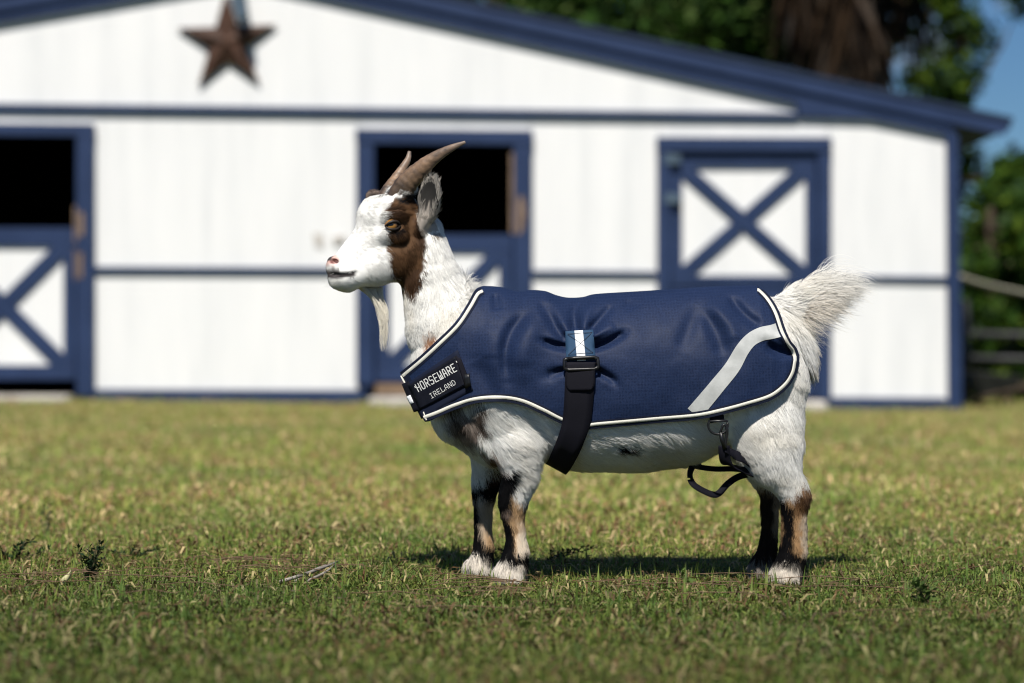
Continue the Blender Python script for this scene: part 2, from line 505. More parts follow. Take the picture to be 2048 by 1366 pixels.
# five pointed star on the gable
def barn_star():
    cx, cy = 456, 86
    outer, inner = 104, 39
    c = at(cx, cy, DB)
    V = [(c.x, DB - 0.13, c.z)]
    pts = []
    for i in range(10):
        r = outer if i % 2 == 0 else inner
        th = PI / 2 + i * PI / 5 + 0.035
        p = at(cx + r * math.cos(th), cy - r * math.sin(th), DB)
        pts.append((p.x, DB - 0.045, p.z))
    V += pts
    V += [(x, DB - 0.02, z) for x, y, z in pts]
    Fc = [(0, 1 + i, 1 + (i + 1) % 10) for i in range(10)]
    Fc += [(1 + i, 11 + i, 11 + (i + 1) % 10, 1 + (i + 1) % 10) for i in range(10)]
    Fc += [tuple(range(11, 21))]
    o = mesh_obj('barn_star', V, Fc, M_RUST)
    tag(o, 'big rusty brown metal star hung on the white gable', 'star')
barn_star()

fl = empty('floodlight', at(492, 20, DB))
tag(fl, 'small grey blue floodlight box beside the top point of the star', 'floodlight')
prism('housing', [(466, 2), (496, -6), (504, 44), (482, 52), (474, 30)], -0.30, -0.14, M_LAMP, fl, 0.01)
prism('bracket', rect(476, -14, 488, 6), -0.14, -0.005, M_LAMP, fl, 0.004)

# ------------------------------------------------------------------ trees
def leaf_cloud(centers, radii, n, size, cols, flat=0.8, droop=0.0):
    C = np.asarray(centers, float); R = np.asarray(radii, float)
    wgt = R ** 2; wgt /= wgt.sum()
    k = rng.choice(len(C), n, p=wgt)
    d = rng.normal(size=(n, 3)); d /= np.linalg.norm(d, axis=1)[:, None]
    rad = rng.random(n) ** 0.42
    P = C[k] + d * (R[k] * rad)[:, None] * np.array([1, 1, flat])
    nrm = d * 0.6 + rng.normal(size=(n, 3)) * 0.6 + np.array([0, 0, 0.5])
    nrm /= np.linalg.norm(nrm, axis=1)[:, None]
    t = np.cross(nrm, rng.normal(size=(n, 3))); t /= np.linalg.norm(t, axis=1)[:, None]
    t[:, 2] -= droop; t /= np.linalg.norm(t, axis=1)[:, None]
    b = np.cross(nrm, t)
    s = size * rng.uniform(0.55, 1.3, n)[:, None]
    V = np.stack([P - t * s * .5, P + b * s * .24, P + t * s * .5, P - b * s * .24], 1).reshape(-1, 3)
    Q = np.arange(n * 4).reshape(n, 4)
    cols = np.asarray(cols, float)
    cc = cols[rng.integers(0, len(cols), n)] * rng.uniform(0.7, 1.3, (n, 1))
    clump = rng.uniform(0.7, 1.25, len(C))
    cc *= clump[k][:, None]
    return V, Q, np.repeat(cc, 4, 0)

GREENS = [(0.022, 0.055, 0.008), (0.034, 0.080, 0.012), (0.050, 0.100, 0.018), (0.018, 0.040, 0.010), (0.085, 0.13, 0.035)]
DARKG = [(0.012, 0.032, 0.005), (0.022, 0.052, 0.007), (0.035, 0.075, 0.009), (0.075, 0.12, 0.012)]

def tree(px, Y, height, crown_r, label, n=4200, cols=GREENS, trunk_r=0.16, base_frac=0.35, blobs=11, size=0.17, cat='tree', name='broadleaf_tree', group=None, seed=0):
    r = random.Random(seed)
    b = at(px, HY, Y); X = b.x; z0 = float(ground_z(X, Y))
    root = empty(name, (X, Y, z0))
    tag(root, label, cat, group)
    tips = []
    V, Fc = [], []
    def limb(p, q, r0, r1):
        mid = [(Vector(p).lerp(Vector(q), t) + Vector((r.uniform(-.1, .1), r.uniform(-.1, .1), 0)) * (1 if 0 < t < 1 else 0) * (Vector(q) - Vector(p)).length * .3) for t in (0, .33, .66, 1)]
        v, f = sweep(mid, [r0 + (r1 - r0) * t for t in (0, .33, .66, 1)], 8)
        o = len(V); V.extend(v); Fc.extend([tuple(i + o for i in ff) for ff in f])
    top = (X + r.uniform(-.3, .3), Y, z0 + height * 0.72)
    limb((X, Y, z0 - 0.1), top, trunk_r * 1.25, trunk_r * 0.4)
    centers, radii = [], []
    for i in range(blobs):
        a = r.uniform(0, 2 * PI); rr = crown_r * math.sqrt(r.random()) * 0.85
        hz = z0 + height * (base_frac + (1 - base_frac) * r.random() ** 0.85) - crown_r * 0.15
        c = (X + rr * math.cos(a), Y + rr * math.sin(a) * 0.8, hz)
        centers.append(c); radii.append(crown_r * r.uniform(0.26, 0.46))
        f0 = r.uniform(0.35, 0.9)
        p = Vector((X, Y, z0)).lerp(Vector(top), f0)
        limb(p, Vector(c), trunk_r * 0.4, trunk_r * 0.1)
    mesh_obj('trunk', V, Fc, M_BARK, root, True)
    LV, LQ, LC = leaf_cloud(centers, radii, n, size, cols)
    o = fast_mesh('crown', LV, LQ, M_LEAF, root)
    col_attr(o.data, 'leaf_color', LC)
    return root

tree(1010, 33, 8.5, 3.0, 'leafy tree rising just behind the roof left of the others', seed=1, size=0.24, n=5200)
tree(1225, 35, 8.0, 2.9, 'leafy tree behind the roof, second from the left', seed=2, size=0.24, n=5200)
tree(1410, 32, 6.8, 2.3, 'lower pale green tree behind the roof above the closed door', seed=3, size=0.24, n=5200, base_frac=0.3)
tree(1560, 34, 6.0, 2.0, 'small round green tree touching the roof left of the palms', seed=4, size=0.22, n=4200, base_frac=0.25)
tree(1320, 44, 12.5, 4.2, 'tall dark tree in the rear behind the leafy row', seed=5, size=0.34, n=5600, cols=DARKG, trunk_r=.25, base_frac=0.25)
tree(1640, 46, 13, 4.0, 'tall dark tree in the rear behind the palms', seed=6, size=0.34, n=5600, cols=DARKG, trunk_r=.25, base_frac=0.2)
tree(1905, 40, 7.4, 1.6, 'thin open tree against the blue sky beside the roof end', seed=9, size=0.27, n=3000, blobs=15, base_frac=0.45, trunk_r=0.09, cols=DARKG)
tree(2010, 27, 3.0, 1.15, 'green shrubby tree right of the stable behind the rope', seed=8, size=0.2, n=3600, base_frac=0.1, cols=DARKG, trunk_r=0.09)
tree(2130, 29, 3.6, 1.5, 'wide dark shrubby tree at the right picture edge', seed=12, size=0.2, n=4200, base_frac=0.08, cols=DARKG, trunk_r=0.1)
tree(1925, 31, 2.6, 1.1, 'low dark bush close behind the stable corner', seed=13, size=0.2, n=3600, base_frac=0.08, cols=DARKG, trunk_r=0.07, cat='bush', name='bush')

DEAD = [(0.035, 0.022, 0.013), (0.055, 0.034, 0.020), (0.022, 0.015, 0.010), (0.015, 0.011, 0.008)]
def palm(px, Y, height, label, seed):
    r = random.Random(seed)
    b = at(px, HY, Y); X = b.x; z0 = float(ground_z(X, Y))
    root = empty('palm_tree', (X, Y, z0)); tag(root, label, 'palm tree', 'palms behind the stable roof')
    v, f = sweep([(X, Y, z0 - .1), (X + .05, Y, z0 + height * .3), (X - .04, Y, z0 + height * .7), (X, Y, z0 + height)], [.26, .22, .21, .24], 12)
    mesh_obj('trunk', v, f, M_BARK, root, True)
    top = Vector((X, Y, z0 + height))
    for dead in (True, False):
        nfr = 26 if dead else 26
        Vs, Qs, Cs = [], [], []
        for i in range(nfr):
            a = r.uniform(0, 2 * PI)
            out = Vector((math.cos(a), math.sin(a), 0))
            if dead:
                L = r.uniform(0.8, 1.45); start = top - Vector((0, 0, r.uniform(0.0, 1.2)))
                pts = [start + out * (0.25 + 0.55 * math.sin(t * 1.4) * L * .5) + Vector((0, 0, -L * t * t * 1.0 - .1 * t)) for t in np.linspace(0, 1, 6)]
            else:
                L = r.uniform(1.4, 2.0); el = r.uniform(0.0, 1.1)
                pts = [top + out * (L * t * math.cos(el)) + Vector((0, 0, L * t * math.sin(el) - 0.9 * t * t * L * .6)) for t in np.linspace(0, 1, 6)]
            # fan of narrow leaflets at the end of the stalk
            for q in range(20):
                tq = r.uniform(0.35, 1.0)
                p = pts[0].lerp(pts[-1], tq) if False else Vector(pts[int(tq * 5)])
                d = (Vector(pts[-1]) - Vector(pts[2])).normalized() + Vector((r.uniform(-.8, .8), r.uniform(-.8, .8), r.uniform(-.7, .3)))
                if dead: d.z -= 0.7
                d.normalize()
                w = d.cross(Vector((r.uniform(-1, 1), r.uniform(-1, 1), r.uniform(-1, 1)))).normalized() * r.uniform(.02, .04)
                ln = r.uniform(.5, .95)
                o = len(Vs)
                Vs += [p - w, p + w, p + d * ln * .6 + w * .9, p + d * ln * .6 - w * .9, p + d * ln + Vector((0, 0, -.15))]
                Qs += [(o, o + 1, o + 2, o + 3), (o + 3, o + 2, o + 4, o + 4)]
                c = np.array(r.choice(DEAD if dead else GREENS)) * r.uniform(.7, 1.3)
                Cs += [c] * 5
        Q = [q if q[2] != q[3] else q[:3] for q in Qs]
        o = mesh_obj('dead_fronds' if dead else 'fronds', Vs, [tuple(dict.fromkeys(q)) for q in Qs], M_LEAF, root)
        col_attr(o.data, 'leaf_color', np.array(Cs))
palm(1672, 30, 6.3, 'thick palm with a brown skirt of dead fronds, left one behind the roof', 21)
palm(1752, 31, 6.8, 'palm with long hanging brown fronds beside the patch of blue sky', 22)
palm(1712, 34, 8.4, 'tallest bare palm trunk standing between two palms with brown skirts', 23)

# ------------------------------------------------------------------ yard things right of the barn
def pipe_fence():
    root = empty('pipe_fence', at(1990, 815, 23.5)); tag(root, 'grey pipe gate coloured dark in place of shade right of the stable', 'gate')
    Y = 23.5
    def tube(name, a, b, r, y=Y):
        v, f = sweep([at(*a, y), at(*b, y)], r, 8); mesh_obj(name, v, f, M_GALV, root, True)
    for y in (668, 716): tube('rail', (1925, y), (2180, y + 5), 0.035)
    for x in (1930, 2170): tube('post', (x, 600), (x + 1, 812), 0.045)
pipe_fence()
rp = catmull([at(1917, 552, DB + 0.1), at(1960, 566, 20.9), at(2010, 578, 21.4), at(2080, 592, 22)], 24)
v, f = sweep(rp, 0.022, 8)
tag(mesh_obj('rope', v, f, M_ROPE, None, True), 'pale rope running from the stable corner to the right picture edge', 'rope')
v, f = sweep([at(2080, 588, 22), at(2080, 830, 22)], 0.05, 8)
tag(mesh_obj('fence_post', v, f, M_RAW, None, True), 'wooden post holding the rope end beyond the picture edge', 'post')

def wheelbarrow():
    Y = 21.6
    root = empty('wheelbarrow', at(1970, 832, Y)); tag(root, 'grey wheelbarrow parked in the shade by the stable corner', 'wheelbarrow')
    def P(x, y, dy): p = at(x, y, Y); return (p.x, Y + dy, p.z)
    V = [P(1936, 742, -.28), P(2034, 752, -.28), P(2034, 752, .28), P(1936, 742, .28), P(1958, 790, -.17), P(2012, 794, -.17), P(2012, 794, .17), P(1958, 790, .17)]
    o = mesh_obj('tray', V, [(4, 5, 6, 7), (0, 1, 5, 4), (1, 2, 6, 5), (2, 3, 7, 6), (3, 0, 4, 7)], M_GALV, root)
    m = o.modifiers.new('t', 'SOLIDIFY'); m.thickness = 0.01
    bm = bmesh.new()
    bmesh.ops.create_cone(bm, cap_ends=True, segments=20, radius1=.085, radius2=.085, depth=.07)
    me = bpy.data.meshes.new('wheel'); bm.to_mesh(me); bm.free(); me.materials.append(M_RUBBER)
    w = bpy.data.objects.new('wheel', me); COL.objects.link(w); w.parent = root
    w.location = Vector(P(1946, 812, 0)) - Vector(root.location); w.rotation_euler = (PI / 2, 0, 0); bevel(w, .015)
    for s in (-.24, .24):
        v, f = sweep([P(1940, 806, s * .3), P(1965, 792, s * .8), P(2070, 768, s)], .018, 8); mesh_obj('handle', v, f, M_BARK, root, True)
        v, f = sweep([P(2008, 792, s * .8), P(2016, 832, s * .8)], .015, 8); mesh_obj('leg', v, f, M_BARK, root, True)
wheelbarrow()

# ------------------------------------------------------------------ coat profile (goat-plane pixels)
TOPL = catmull([(800, 745), (840, 714), (880, 678), (912, 646), (935, 611), (950, 583), (960, 575), (972, 572), (1000, 574), (1035, 582), (1062, 580), (1090, 582), (1112, 590), (1135, 595), (1165, 594), (1190, 588),
                (1250, 584), (1300, 581), (1400, 574), (1470, 571), (1510, 571), (1519, 574), (1535, 594), (1549, 622), (1560, 660), (1570, 682), (1582, 696), (1588, 712)], 500)
BOTL = catmull([(800, 745), (815, 768), (832, 802), (849, 836), (857, 841), (880, 831), (915, 816), (955, 804), (1000, 801), (1040, 807), (1080, 824), (1120, 844), (1160, 855), (1200, 852),
                (1300, 843), (1380, 836), (1430, 826), (1480, 813), (1530, 797), (1562, 774), (1580, 748), (1586, 728), (1588, 712)], 500)
def y_top(x): return np.interp(x, TOPL[:, 0], TOPL[:, 1])
def y_bot(x): return np.interp(x, BOTL[:, 0], BOTL[:, 1])
_tx = np.array([780, 800, 840, 880, 910, 935, 955, 970]); _ty = np.array([372, 395, 436, 478, 515, 545, 563, 572])
def y_ref(x):
    """where the coat's cross-section would reach the middle of the back"""
    x = np.asarray(x, float)
    r = np.interp(x, TOPL[:, 0], TOPL[:, 1])
    r = np.where(x < 970, np.interp(x, _tx, _ty), r)
    return np.where(x > 1512, np.interp(x, [1512, 1560, 1600], [571, 598, 650]), r)
def y_mid(x): return np.interp(x, [800, 900, 1000, 1200, 1400, 1500, 1600], [770, 752, 742, 745, 738, 735, 735])
_WX = [796, 800, 808, 820, 840, 870, 920, 1000, 1100, 1250, 1400, 1480, 1530, 1560, 1592]
_WW = [4, 10, 28, 46, 66, 90, 116, 136, 146, 154, 152, 144, 134, 120, 96]
def half_w(x): return np.interp(x, _WX, _WW)

FOLDS = [([(1056, 628), (1026, 660), (1011, 705), (1014, 760)], -9, 10), ([(1075, 640), (1050, 680), (1043, 740)], 7, 17), ([(985, 650), (980, 720)], 4, 22),
         ([(1128, 694), (1104, 690), (1082, 682)], -12, 6), ([(1126, 676), (1100, 640), (1078, 600)], -8, 9), ([(1128, 662), (1112, 625), (1098, 592)], 6, 9),
         ([(1148, 655), (1146, 625), (1158, 598)], -9, 8), ([(1164, 655), (1172, 622), (1184, 600)], 6, 8), ([(1182, 656), (1200, 636), (1222, 612)], -8, 7), ([(1186, 672), (1225, 650)], 6, 8),
         ([(1187, 694), (1215, 684), (1246, 664)], -11, 6), ([(1192, 742), (1216, 756), (1226, 768)], -8, 6), ([(1122, 740), (1090, 752)], -7, 7),
         ([(1390, 612), (1372, 650), (1348, 704)], -6, 13), ([(1398, 618), (1424, 672), (1434, 715)], -8, 13), ([(1408, 606), (1446, 650), (1456, 690)], 6, 13), ([(1452, 596), (1482, 634), (1512, 656)], -10, 9),
         ([(1520, 688), (1546, 703), (1584, 706)], -13, 8), ([(1540, 672), (1574, 684)], 6, 7), ([(990, 585), (996, 625)], -7, 8), ([(1098, 600), (1120, 650)], -5, 10),
         ([(1250, 600), (1262, 622)], -4, 12), ([(955, 720), (980, 770), (1000, 800)], -5, 16)]
def seg_d(P, a, b):
    ab = b - a
    t = np.clip(((P - a) @ ab) / (ab @ ab), 0, 1)
    return np.linalg.norm(P - a - t[:, None] * ab, axis=1), t
def folds(x, y):
    P = np.stack([np.ravel(x), np.ravel(y)], 1).astype(float)
    out = np.zeros(len(P))
    for pts, amp, sg in FOLDS:
        pts = catmull(pts, max(6, 4 * len(pts))) if len(pts) > 2 else np.asarray(pts, float)
        best = np.full(len(P), 1e9); tb = np.zeros(len(P)); n = len(pts) - 1
        for i in range(n):
            d, t = seg_d(P, pts[i], pts[i + 1])
            u = d < best
            best[u] = d[u]; tb[u] = (i + t[u]) / n
        sg2 = 1.25 * sg * (0.65 + 0.7 * tb if len(pts) <= 9 else 1.0)
        tap = 1.0 if math.hypot(pts[0][0] - 1157, pts[0][1] - 692) < 75 else sm(-0.15, 0.3, tb)
        out += 1.9 * amp * (1 - 0.45 * tb) * tap * (1 - sm(0.8, 1.0, tb) * .6) * np.exp(-(best / sg2) ** 2)
    q = np.stack([P[:, 0], P[:, 1], 0 * P[:, 0]], 1)
    out += 4.0 * vnoise(q * np.array([1, .7, 1]), 70, 4) + 1.3 * vnoise(q, 30, 8) + 0.25 * vnoise(q, 12, 9)
    return out.reshape(np.shape(x))
def coat_w(x, y, wr=1.0):
    x = np.asarray(x, float); y = np.asarray(y, float)
    yc, yt, W = y_mid(x), y_ref(x), half_w(x)
    q = np.clip((yc - y) / (yc - yt), -2, 1)
    w = np.where(q > 0, W * np.sqrt(np.maximum(1 - q * q, 0)), W * (1 - (0.10 + 0.10 * sm(1020, 1120, x) * (1 - sm(1340, 1430, x))) * q * q))
    if wr:
        fade = sm(0, 30, y - y_top(x)) if np.any(x > 970) else 1.0
        fade = np.where(x < 970, 0.5 + 0.5 * fade, fade) * sm(800, 850, x)
        w = w + wr * fade * folds(x, y)
    return np.maximum(w, 0)

# ------------------------------------------------------------------ goat body: one continuous surface from blended volumes
H = 3.0
GX0, GX1, GY0, GY1, GW0, GW1 = 630, 1690, 350, 1180, -180, 180
gx = np.arange(GX0, GX1, H, dtype=np.float32); gy = np.arange(GY0, GY1, H, dtype=np.float32); gz = np.arange(GW0, GW1, H, dtype=np.float32)
FLD = np.full((len(gx), len(gy), len(gz)), 60.0, np.float32)

def box_of(lo, hi, m):
    sl = []
    for g, a, b in zip((gx, gy, gz), lo, hi):
        i0 = max(int(np.searchsorted(g, a - m)), 0); i1 = min(int(np.searchsorted(g, b + m)), len(g))
        sl.append(slice(i0, max(i1, i0)))
    return tuple(sl)
def local(sl):
    return np.meshgrid(gx[sl[0]], gy[sl[1]], gz[sl[2]], indexing='ij')
def blend(sl, d, k, sub=False):
    f = FLD[sl]
    if sub:
        d = -d
        h = np.maximum(k - np.abs(f - d), 0)
        FLD[sl] = np.maximum(f, d) + h * h / (4 * k)
    else:
        h = np.maximum(k - np.abs(f - d), 0)
        FLD[sl] = np.minimum(f, d) - h * h / (4 * k)
def capsule(a, b, ra, rb, sw=1.0, k=14, sub=False):
    a = np.array(a, float); b = np.array(b, float); m = max(ra, rb) + k + 4
    sl = box_of(np.minimum(a, b), np.maximum(a, b), m)
    X, Y, Z = local(sl)
    ab = b - a
    ab2 = ab * np.array([1, 1, 1 / sw]); n2 = float(ab2 @ ab2) + 1e-9
    dx, dy, dz = X - a[0], Y - a[1], (Z - a[2]) / sw
    t = np.clip((dx * ab2[0] + dy * ab2[1] + dz * ab2[2]) / n2, 0, 1)
    r = ra + (rb - ra) * t
    d = np.sqrt((dx - t * ab2[0]) ** 2 + (dy - t * ab2[1]) ** 2 + (dz - t * ab2[2]) ** 2) - r
    blend(sl, (d * (min(sw, 1) ** 0.5)).astype(np.float32), k, sub)
def chain(pts, sw=1.0, k=14, ki=4):
    A = np.array([p[:3] for p in pts], float); m = max(p[3] for p in pts) + k + 4
    sl = box_of(A.min(0), A.max(0), m)
    X, Y, Z = local(sl)
    D = None
    for p, q in zip(pts[:-1], pts[1:]):
        a = np.array(p[:3], float); ab2 = (np.array(q[:3], float) - a) * np.array([1, 1, 1 / sw]); n2 = float(ab2 @ ab2) + 1e-9
        dx, dy, dz = X - a[0], Y - a[1], (Z - a[2]) / sw
        t = np.clip((dx * ab2[0] + dy * ab2[1] + dz * ab2[2]) / n2, 0, 1)
        d = (np.sqrt((dx - t * ab2[0]) ** 2 + (dy - t * ab2[1]) ** 2 + (dz - t * ab2[2]) ** 2) - (p[3] + (q[3] - p[3]) * t)) * min(sw, 1) ** 0.5
        if D is None: D = d
        else:
            h = np.maximum(ki - np.abs(D - d), 0); D = np.minimum(D, d) - h * h / (4 * ki)
    blend(sl, D.astype(np.float32), k)
def ellipsoid(c, axes, radii, k=8, sub=False):
    A = np.array(axes, float); R = np.array(radii, float); m = R.max() + k + 3
    sl = box_of(np.array(c) - m, np.array(c) + m, 0)
    X, Y, Z = local(sl)
    D = np.stack([X - c[0], Y - c[1], Z - c[2]], -1) @ A.T
    k0 = np.sqrt(((D / R) ** 2).sum(-1)); k1 = np.sqrt(((D / R ** 2) ** 2).sum(-1)) + 1e-6
    blend(sl, (k0 * (k0 - 1) / k1).astype(np.float32), k, sub)

CT, ST = math.cos(math.radians(25)), math.sin(math.radians(25))
HO = (800, 402)
def hd(u, v, w):
    """head-local (forward, up, toward near side) -> goat-plane pixels"""
    return (HO[0] - u * CT + w * ST, HO[1] - v, w * CT + u * ST)

# trunk
chain([(925, 745, 0, 92), (1000, 748, 0, 142), (1120, 762, 0, 158), (1260, 766, 0, 166), (1400, 748, 0, 150), (1480, 722, 0, 132), (1528, 712, 0, 82)], 0.82, 30)
capsule((918, 828, 0), (985, 872, 0), 52, 54, 1.5, 34)          # brisket
capsule((1170, 818, 0), (1345, 818, 0), 116, 112, 1.14, 34)      # belly
# neck
chain([(838, 470, 6, 46), (862, 560, 6, 60), (896, 650, 4, 84), (940, 735, 0, 116)], 0.72, 26)
# head
def hc(a, b, ra, rb, sw=1.0, k=12, sub=False): capsule(hd(*a), hd(*b), ra, rb, sw, k, sub)
ellipsoid(hd(12, -36, 0), [(-CT, 0, ST), (0, -1, 0), (ST, 0, CT)], (56, 52, 47), 14)
hc((38, -56, 0), (90, -112, 0), 48, 35, 0.86, 16)
hc((90, -112, 0), (127, -142, 0), 35, 29, 0.9, 12)
hc((54, -26, 0), (58, -32, 0), 33, 32, 1, 14)
hc((143, -126, 8), (143, -126, -8), 12, 12, 1, 8)
hc((136, -162, 0), (112, -165, 0), 14, 18, 1.0, 10)
for s in (1, -1):
    hc((8, -112, 16 * s), (60, -132, 14 * s), 46, 36, 0.8, 18)      # jaw
    hc((60, -132, 14 * s), (118, -154, 8 * s), 36, 24, 0.9, 12)
    hc((46, -30, 35 * s), (22, -30, 40 * s), 12, 13, 1, 14)          # brow
    hc((52, -70, 36 * s), (20, -72, 44 * s), 11, 14, 1, 14)          # cheekbone
    hc((4, 8, 22 * s), (-4, 16, 24 * s), 20, 17, 1, 10)              # horn core
    ellipsoid(hd(36, -52, 51 * s), [(-CT, 0, ST), (0, -1, 0), (ST, 0, CT)], (17, 10.5, 8), 5, True)      # eye opening
    ellipsoid(hd(148, -123, 14 * s), [(-CT * .8, -.5, 0), (.4, -1, 0), (ST, 0, CT)], (11, 5, 8), 4, True)   # nostril
    hc((106, -146, 33 * s), (134, -151, 27 * s), 2.5, 3.5, 1, 3, True)    # mouth slit
    hc((134, -151, 27 * s), (158, -149, 4 * s), 3.5, 3.5, 1, 3, True)
# ears
def ear(base, tip, nrm, wid, th):
    b, t = np.array(base, float), np.array(tip, float)
    a = t - b; L = np.linalg.norm(a); a /= L
    n = np.array(nrm, float); n -= a * (n @ a); n /= np.linalg.norm(n); s = np.cross(a, n)
    c = (b + t) / 2
    ellipsoid(c, [a, s, n], (L * .54, wid, th), 5)
    capsule(b - a * 12 - np.array([8, 0, 6]), b + a * 10, 13, 11, 1, 14)
    ellipsoid(c + n * th * .95 + a * 4, [a, s, n], (L * .45, wid * .72, th), 4, True)
EAR_N = dict(base=(853, 446, 42), tip=(867, 364, 58), nrm=(-.62, 0.1, .78))
ear(EAR_N['base'], EAR_N['tip'], EAR_N['nrm'], 27, 10)
ear((802, 428, -52), (728, 384, -106), (-.75, .1, .65), 25, 10)
# legs (x, y, w, r)
def leg(pts, sw, k=14):
    C = catmull([(*G(p[0], p[1], p[2]), p[3]) for p in pts], 2 * len(pts))
    chain([tuple(c) for c in C], sw, k)
capsule((1000, 790, 74), (1030, 880, 76), 72, 50, 0.6, 26)
leg([(1034, 890, 78, 46), (1038, 950, 78, 33), (1027, 1003, 76, 27.5), (1027, 1032, 75, 21), (1031, 1068, 75, 18), (1033, 1102, 75, 22.5), (1026, 1128, 75, 25), (1020, 1150, 75, 29), (1020, 1162, 75, 31)], 0.85)
capsule((985, 800, -70), (985, 880, -72), 66, 48, 0.6, 26)
leg([(984, 890, -74, 42), (976, 940, -74, 31), (969, 985, -73, 23), (967, 1015, -72, 18), (966, 1060, -72, 16), (967, 1095, -72, 19), (962, 1118, -72, 21), (956, 1135, -72, 25), (954, 1148, -72, 27)], 0.85)
capsule((1518, 770, 66), (1528, 870, 72), 88, 64, 0.5, 26)
leg([(1530, 862, 70, 58), (1545, 915, 76, 49), (1566, 950, 78, 36), (1583, 984, 78, 27), (1587, 1010, 77, 24.5), (1588, 1060, 76, 23), (1587, 1100, 76, 25), (1580, 1128, 76, 27), (1574, 1150, 76, 30), (1573, 1162, 76, 31)], 0.82, 30)
capsule((1515, 770, -66), (1515, 870, -72), 86, 60, 0.5, 26)
leg([(1512, 890, -76, 54), (1526, 940, -76, 33), (1537, 980, -76, 20), (1539, 1010, -75, 17), (1539, 1060, -75, 15.5), (1535, 1098, -75, 18), (1529, 1118, -75, 20), (1523, 1138, -75, 23), (1522, 1148, -75, 24)], 0.82)
capsule((1538, 690, 0), (1550, 860, 0), 54, 44, 1.2, 40)
capsule(G(1588, 966, 78), G(1595, 984, 78), 14, 15, 0.8, 16)
# tail root
chain([(1540, 645, 0, 44), (1580, 614, 0, 30), (1606, 592, 0, 19), (1626, 580, 0, 9)], 0.75, 18)
# soles
SOLE = 1165.5
sl = box_of((GX0, 1120, GW0), (GX1, 1190, GW1), 0)
FLD[sl] = np.maximum(FLD[sl], (gy[sl[1]][None, :, None] - SOLE))

def surface_nets(f):
    n0, n1, n2 = f.shape
    s = f < 0
    c = np.zeros((n0 - 1, n1 - 1, n2 - 1), np.int8)
    for i in (0, 1):
        for j in (0, 1):
            for k in (0, 1):
                c += s[i:n0 - 1 + i, j:n1 - 1 + j, k:n2 - 1 + k]
    act = (c > 0) & (c < 8)
    idx = np.argwhere(act)
    vid = np.full(act.shape, -1, np.int32); vid[act] = np.arange(len(idx))
    acc = np.zeros((len(idx), 3)); cnt = np.zeros(len(idx))
    corners = [(i, j, k) for i in (0, 1) for j in (0, 1) for k in (0, 1)]
    vals = {cn: f[idx[:, 0] + cn[0], idx[:, 1] + cn[1], idx[:, 2] + cn[2]] for cn in corners}
    for a in corners:
        for ax in range(3):
            if a[ax]: continue
            b = list(a); b[ax] = 1; b = tuple(b)
            fa, fb = vals[a], vals[b]
            m = (fa < 0) != (fb < 0)
            t = np.where(m, fa / np.where(m, fa - fb, 1), 0)
            p = np.tile(np.array(a, float), (len(idx), 1)); p[:, ax] = t
            acc[m] += p[m]; cnt[m] += 1
    V = idx + acc / cnt[:, None]
    Q = []
    for ax in range(3):
        o1, o2 = (ax + 1) % 3, (ax + 2) % 3
        sa = np.take(s, np.arange(s.shape[ax] - 1), ax); sb = np.take(s, np.arange(1, s.shape[ax]), ax)
        e = np.argwhere(sa != sb)
        e = e[(e[:, o1] > 0) & (e[:, o2] > 0) & (e[:, o1] < s.shape[o1] - 1) & (e[:, o2] < s.shape[o2] - 1)]
        ins = s[e[:, 0], e[:, 1], e[:, 2]]
        def g(d1, d2):
            q = e.copy(); q[:, o1] -= d1; q[:, o2] -= d2
            return vid[q[:, 0], q[:, 1], q[:, 2]]
        q = np.stack([g(1, 1), g(0, 1), g(0, 0), g(1, 0)], 1)
        q[~ins] = q[~ins][:, ::-1]
        Q.append(q)
    Q = np.concatenate(Q)
    return V, Q[(Q >= 0).all(1)]

GV, GQ = surface_nets(FLD)
GV = GV * H + np.array([gx[0], gy[0], gz[0]])
del FLD
# relax a little
def relax(V, Q, it, lam=0.5):
    n = len(V)
    e = np.concatenate([Q[:, [0, 1]], Q[:, [1, 2]], Q[:, [2, 3]], Q[:, [3, 0]]])
    deg = np.bincount(e.ravel(), minlength=n).astype(float)
    for _ in range(it):
        A = np.zeros_like(V)
        for c in range(3):
            A[:, c] = np.bincount(e[:, 0], V[e[:, 1], c], n) + np.bincount(e[:, 1], V[e[:, 0], c], n)
        V = V + lam * (A / np.maximum(deg, 1)[:, None] - V)
    return V
GV = relax(GV, GQ, 2, 0.4)
# nothing of the body pokes through the coat
def in_coat(x, y, m=0.0):
    return (x > 800 + m) & (x < 1588 - m) & (y > y_top(x) + m) & (y < y_bot(x) - m)
ic = (GV[:, 0] > 805) & (GV[:, 0] < 1586) & (GV[:, 1] > y_top(GV[:, 0]) - 1) & (GV[:, 1] < y_bot(GV[:, 0]) + 34)
under = np.maximum(GV[ic, 1] - y_bot(GV[ic, 0]), 0)
_yy = np.minimum(GV[ic, 1], y_bot(GV[ic, 0]))
lim = np.maximum(np.minimum(coat_w(GV[ic, 0], _yy, 0), coat_w(GV[ic, 0], _yy, 1)) - 8 + under * 1.2, 0)
GV[ic, 2] = np.sign(GV[ic, 2]) * np.minimum(np.abs(GV[ic, 2]), lim)
top = (GV[:, 0] > 975) & (GV[:, 0] < 1512)
GV[top, 1] = np.maximum(GV[top, 1], y_ref(GV[top, 0]) + 7)

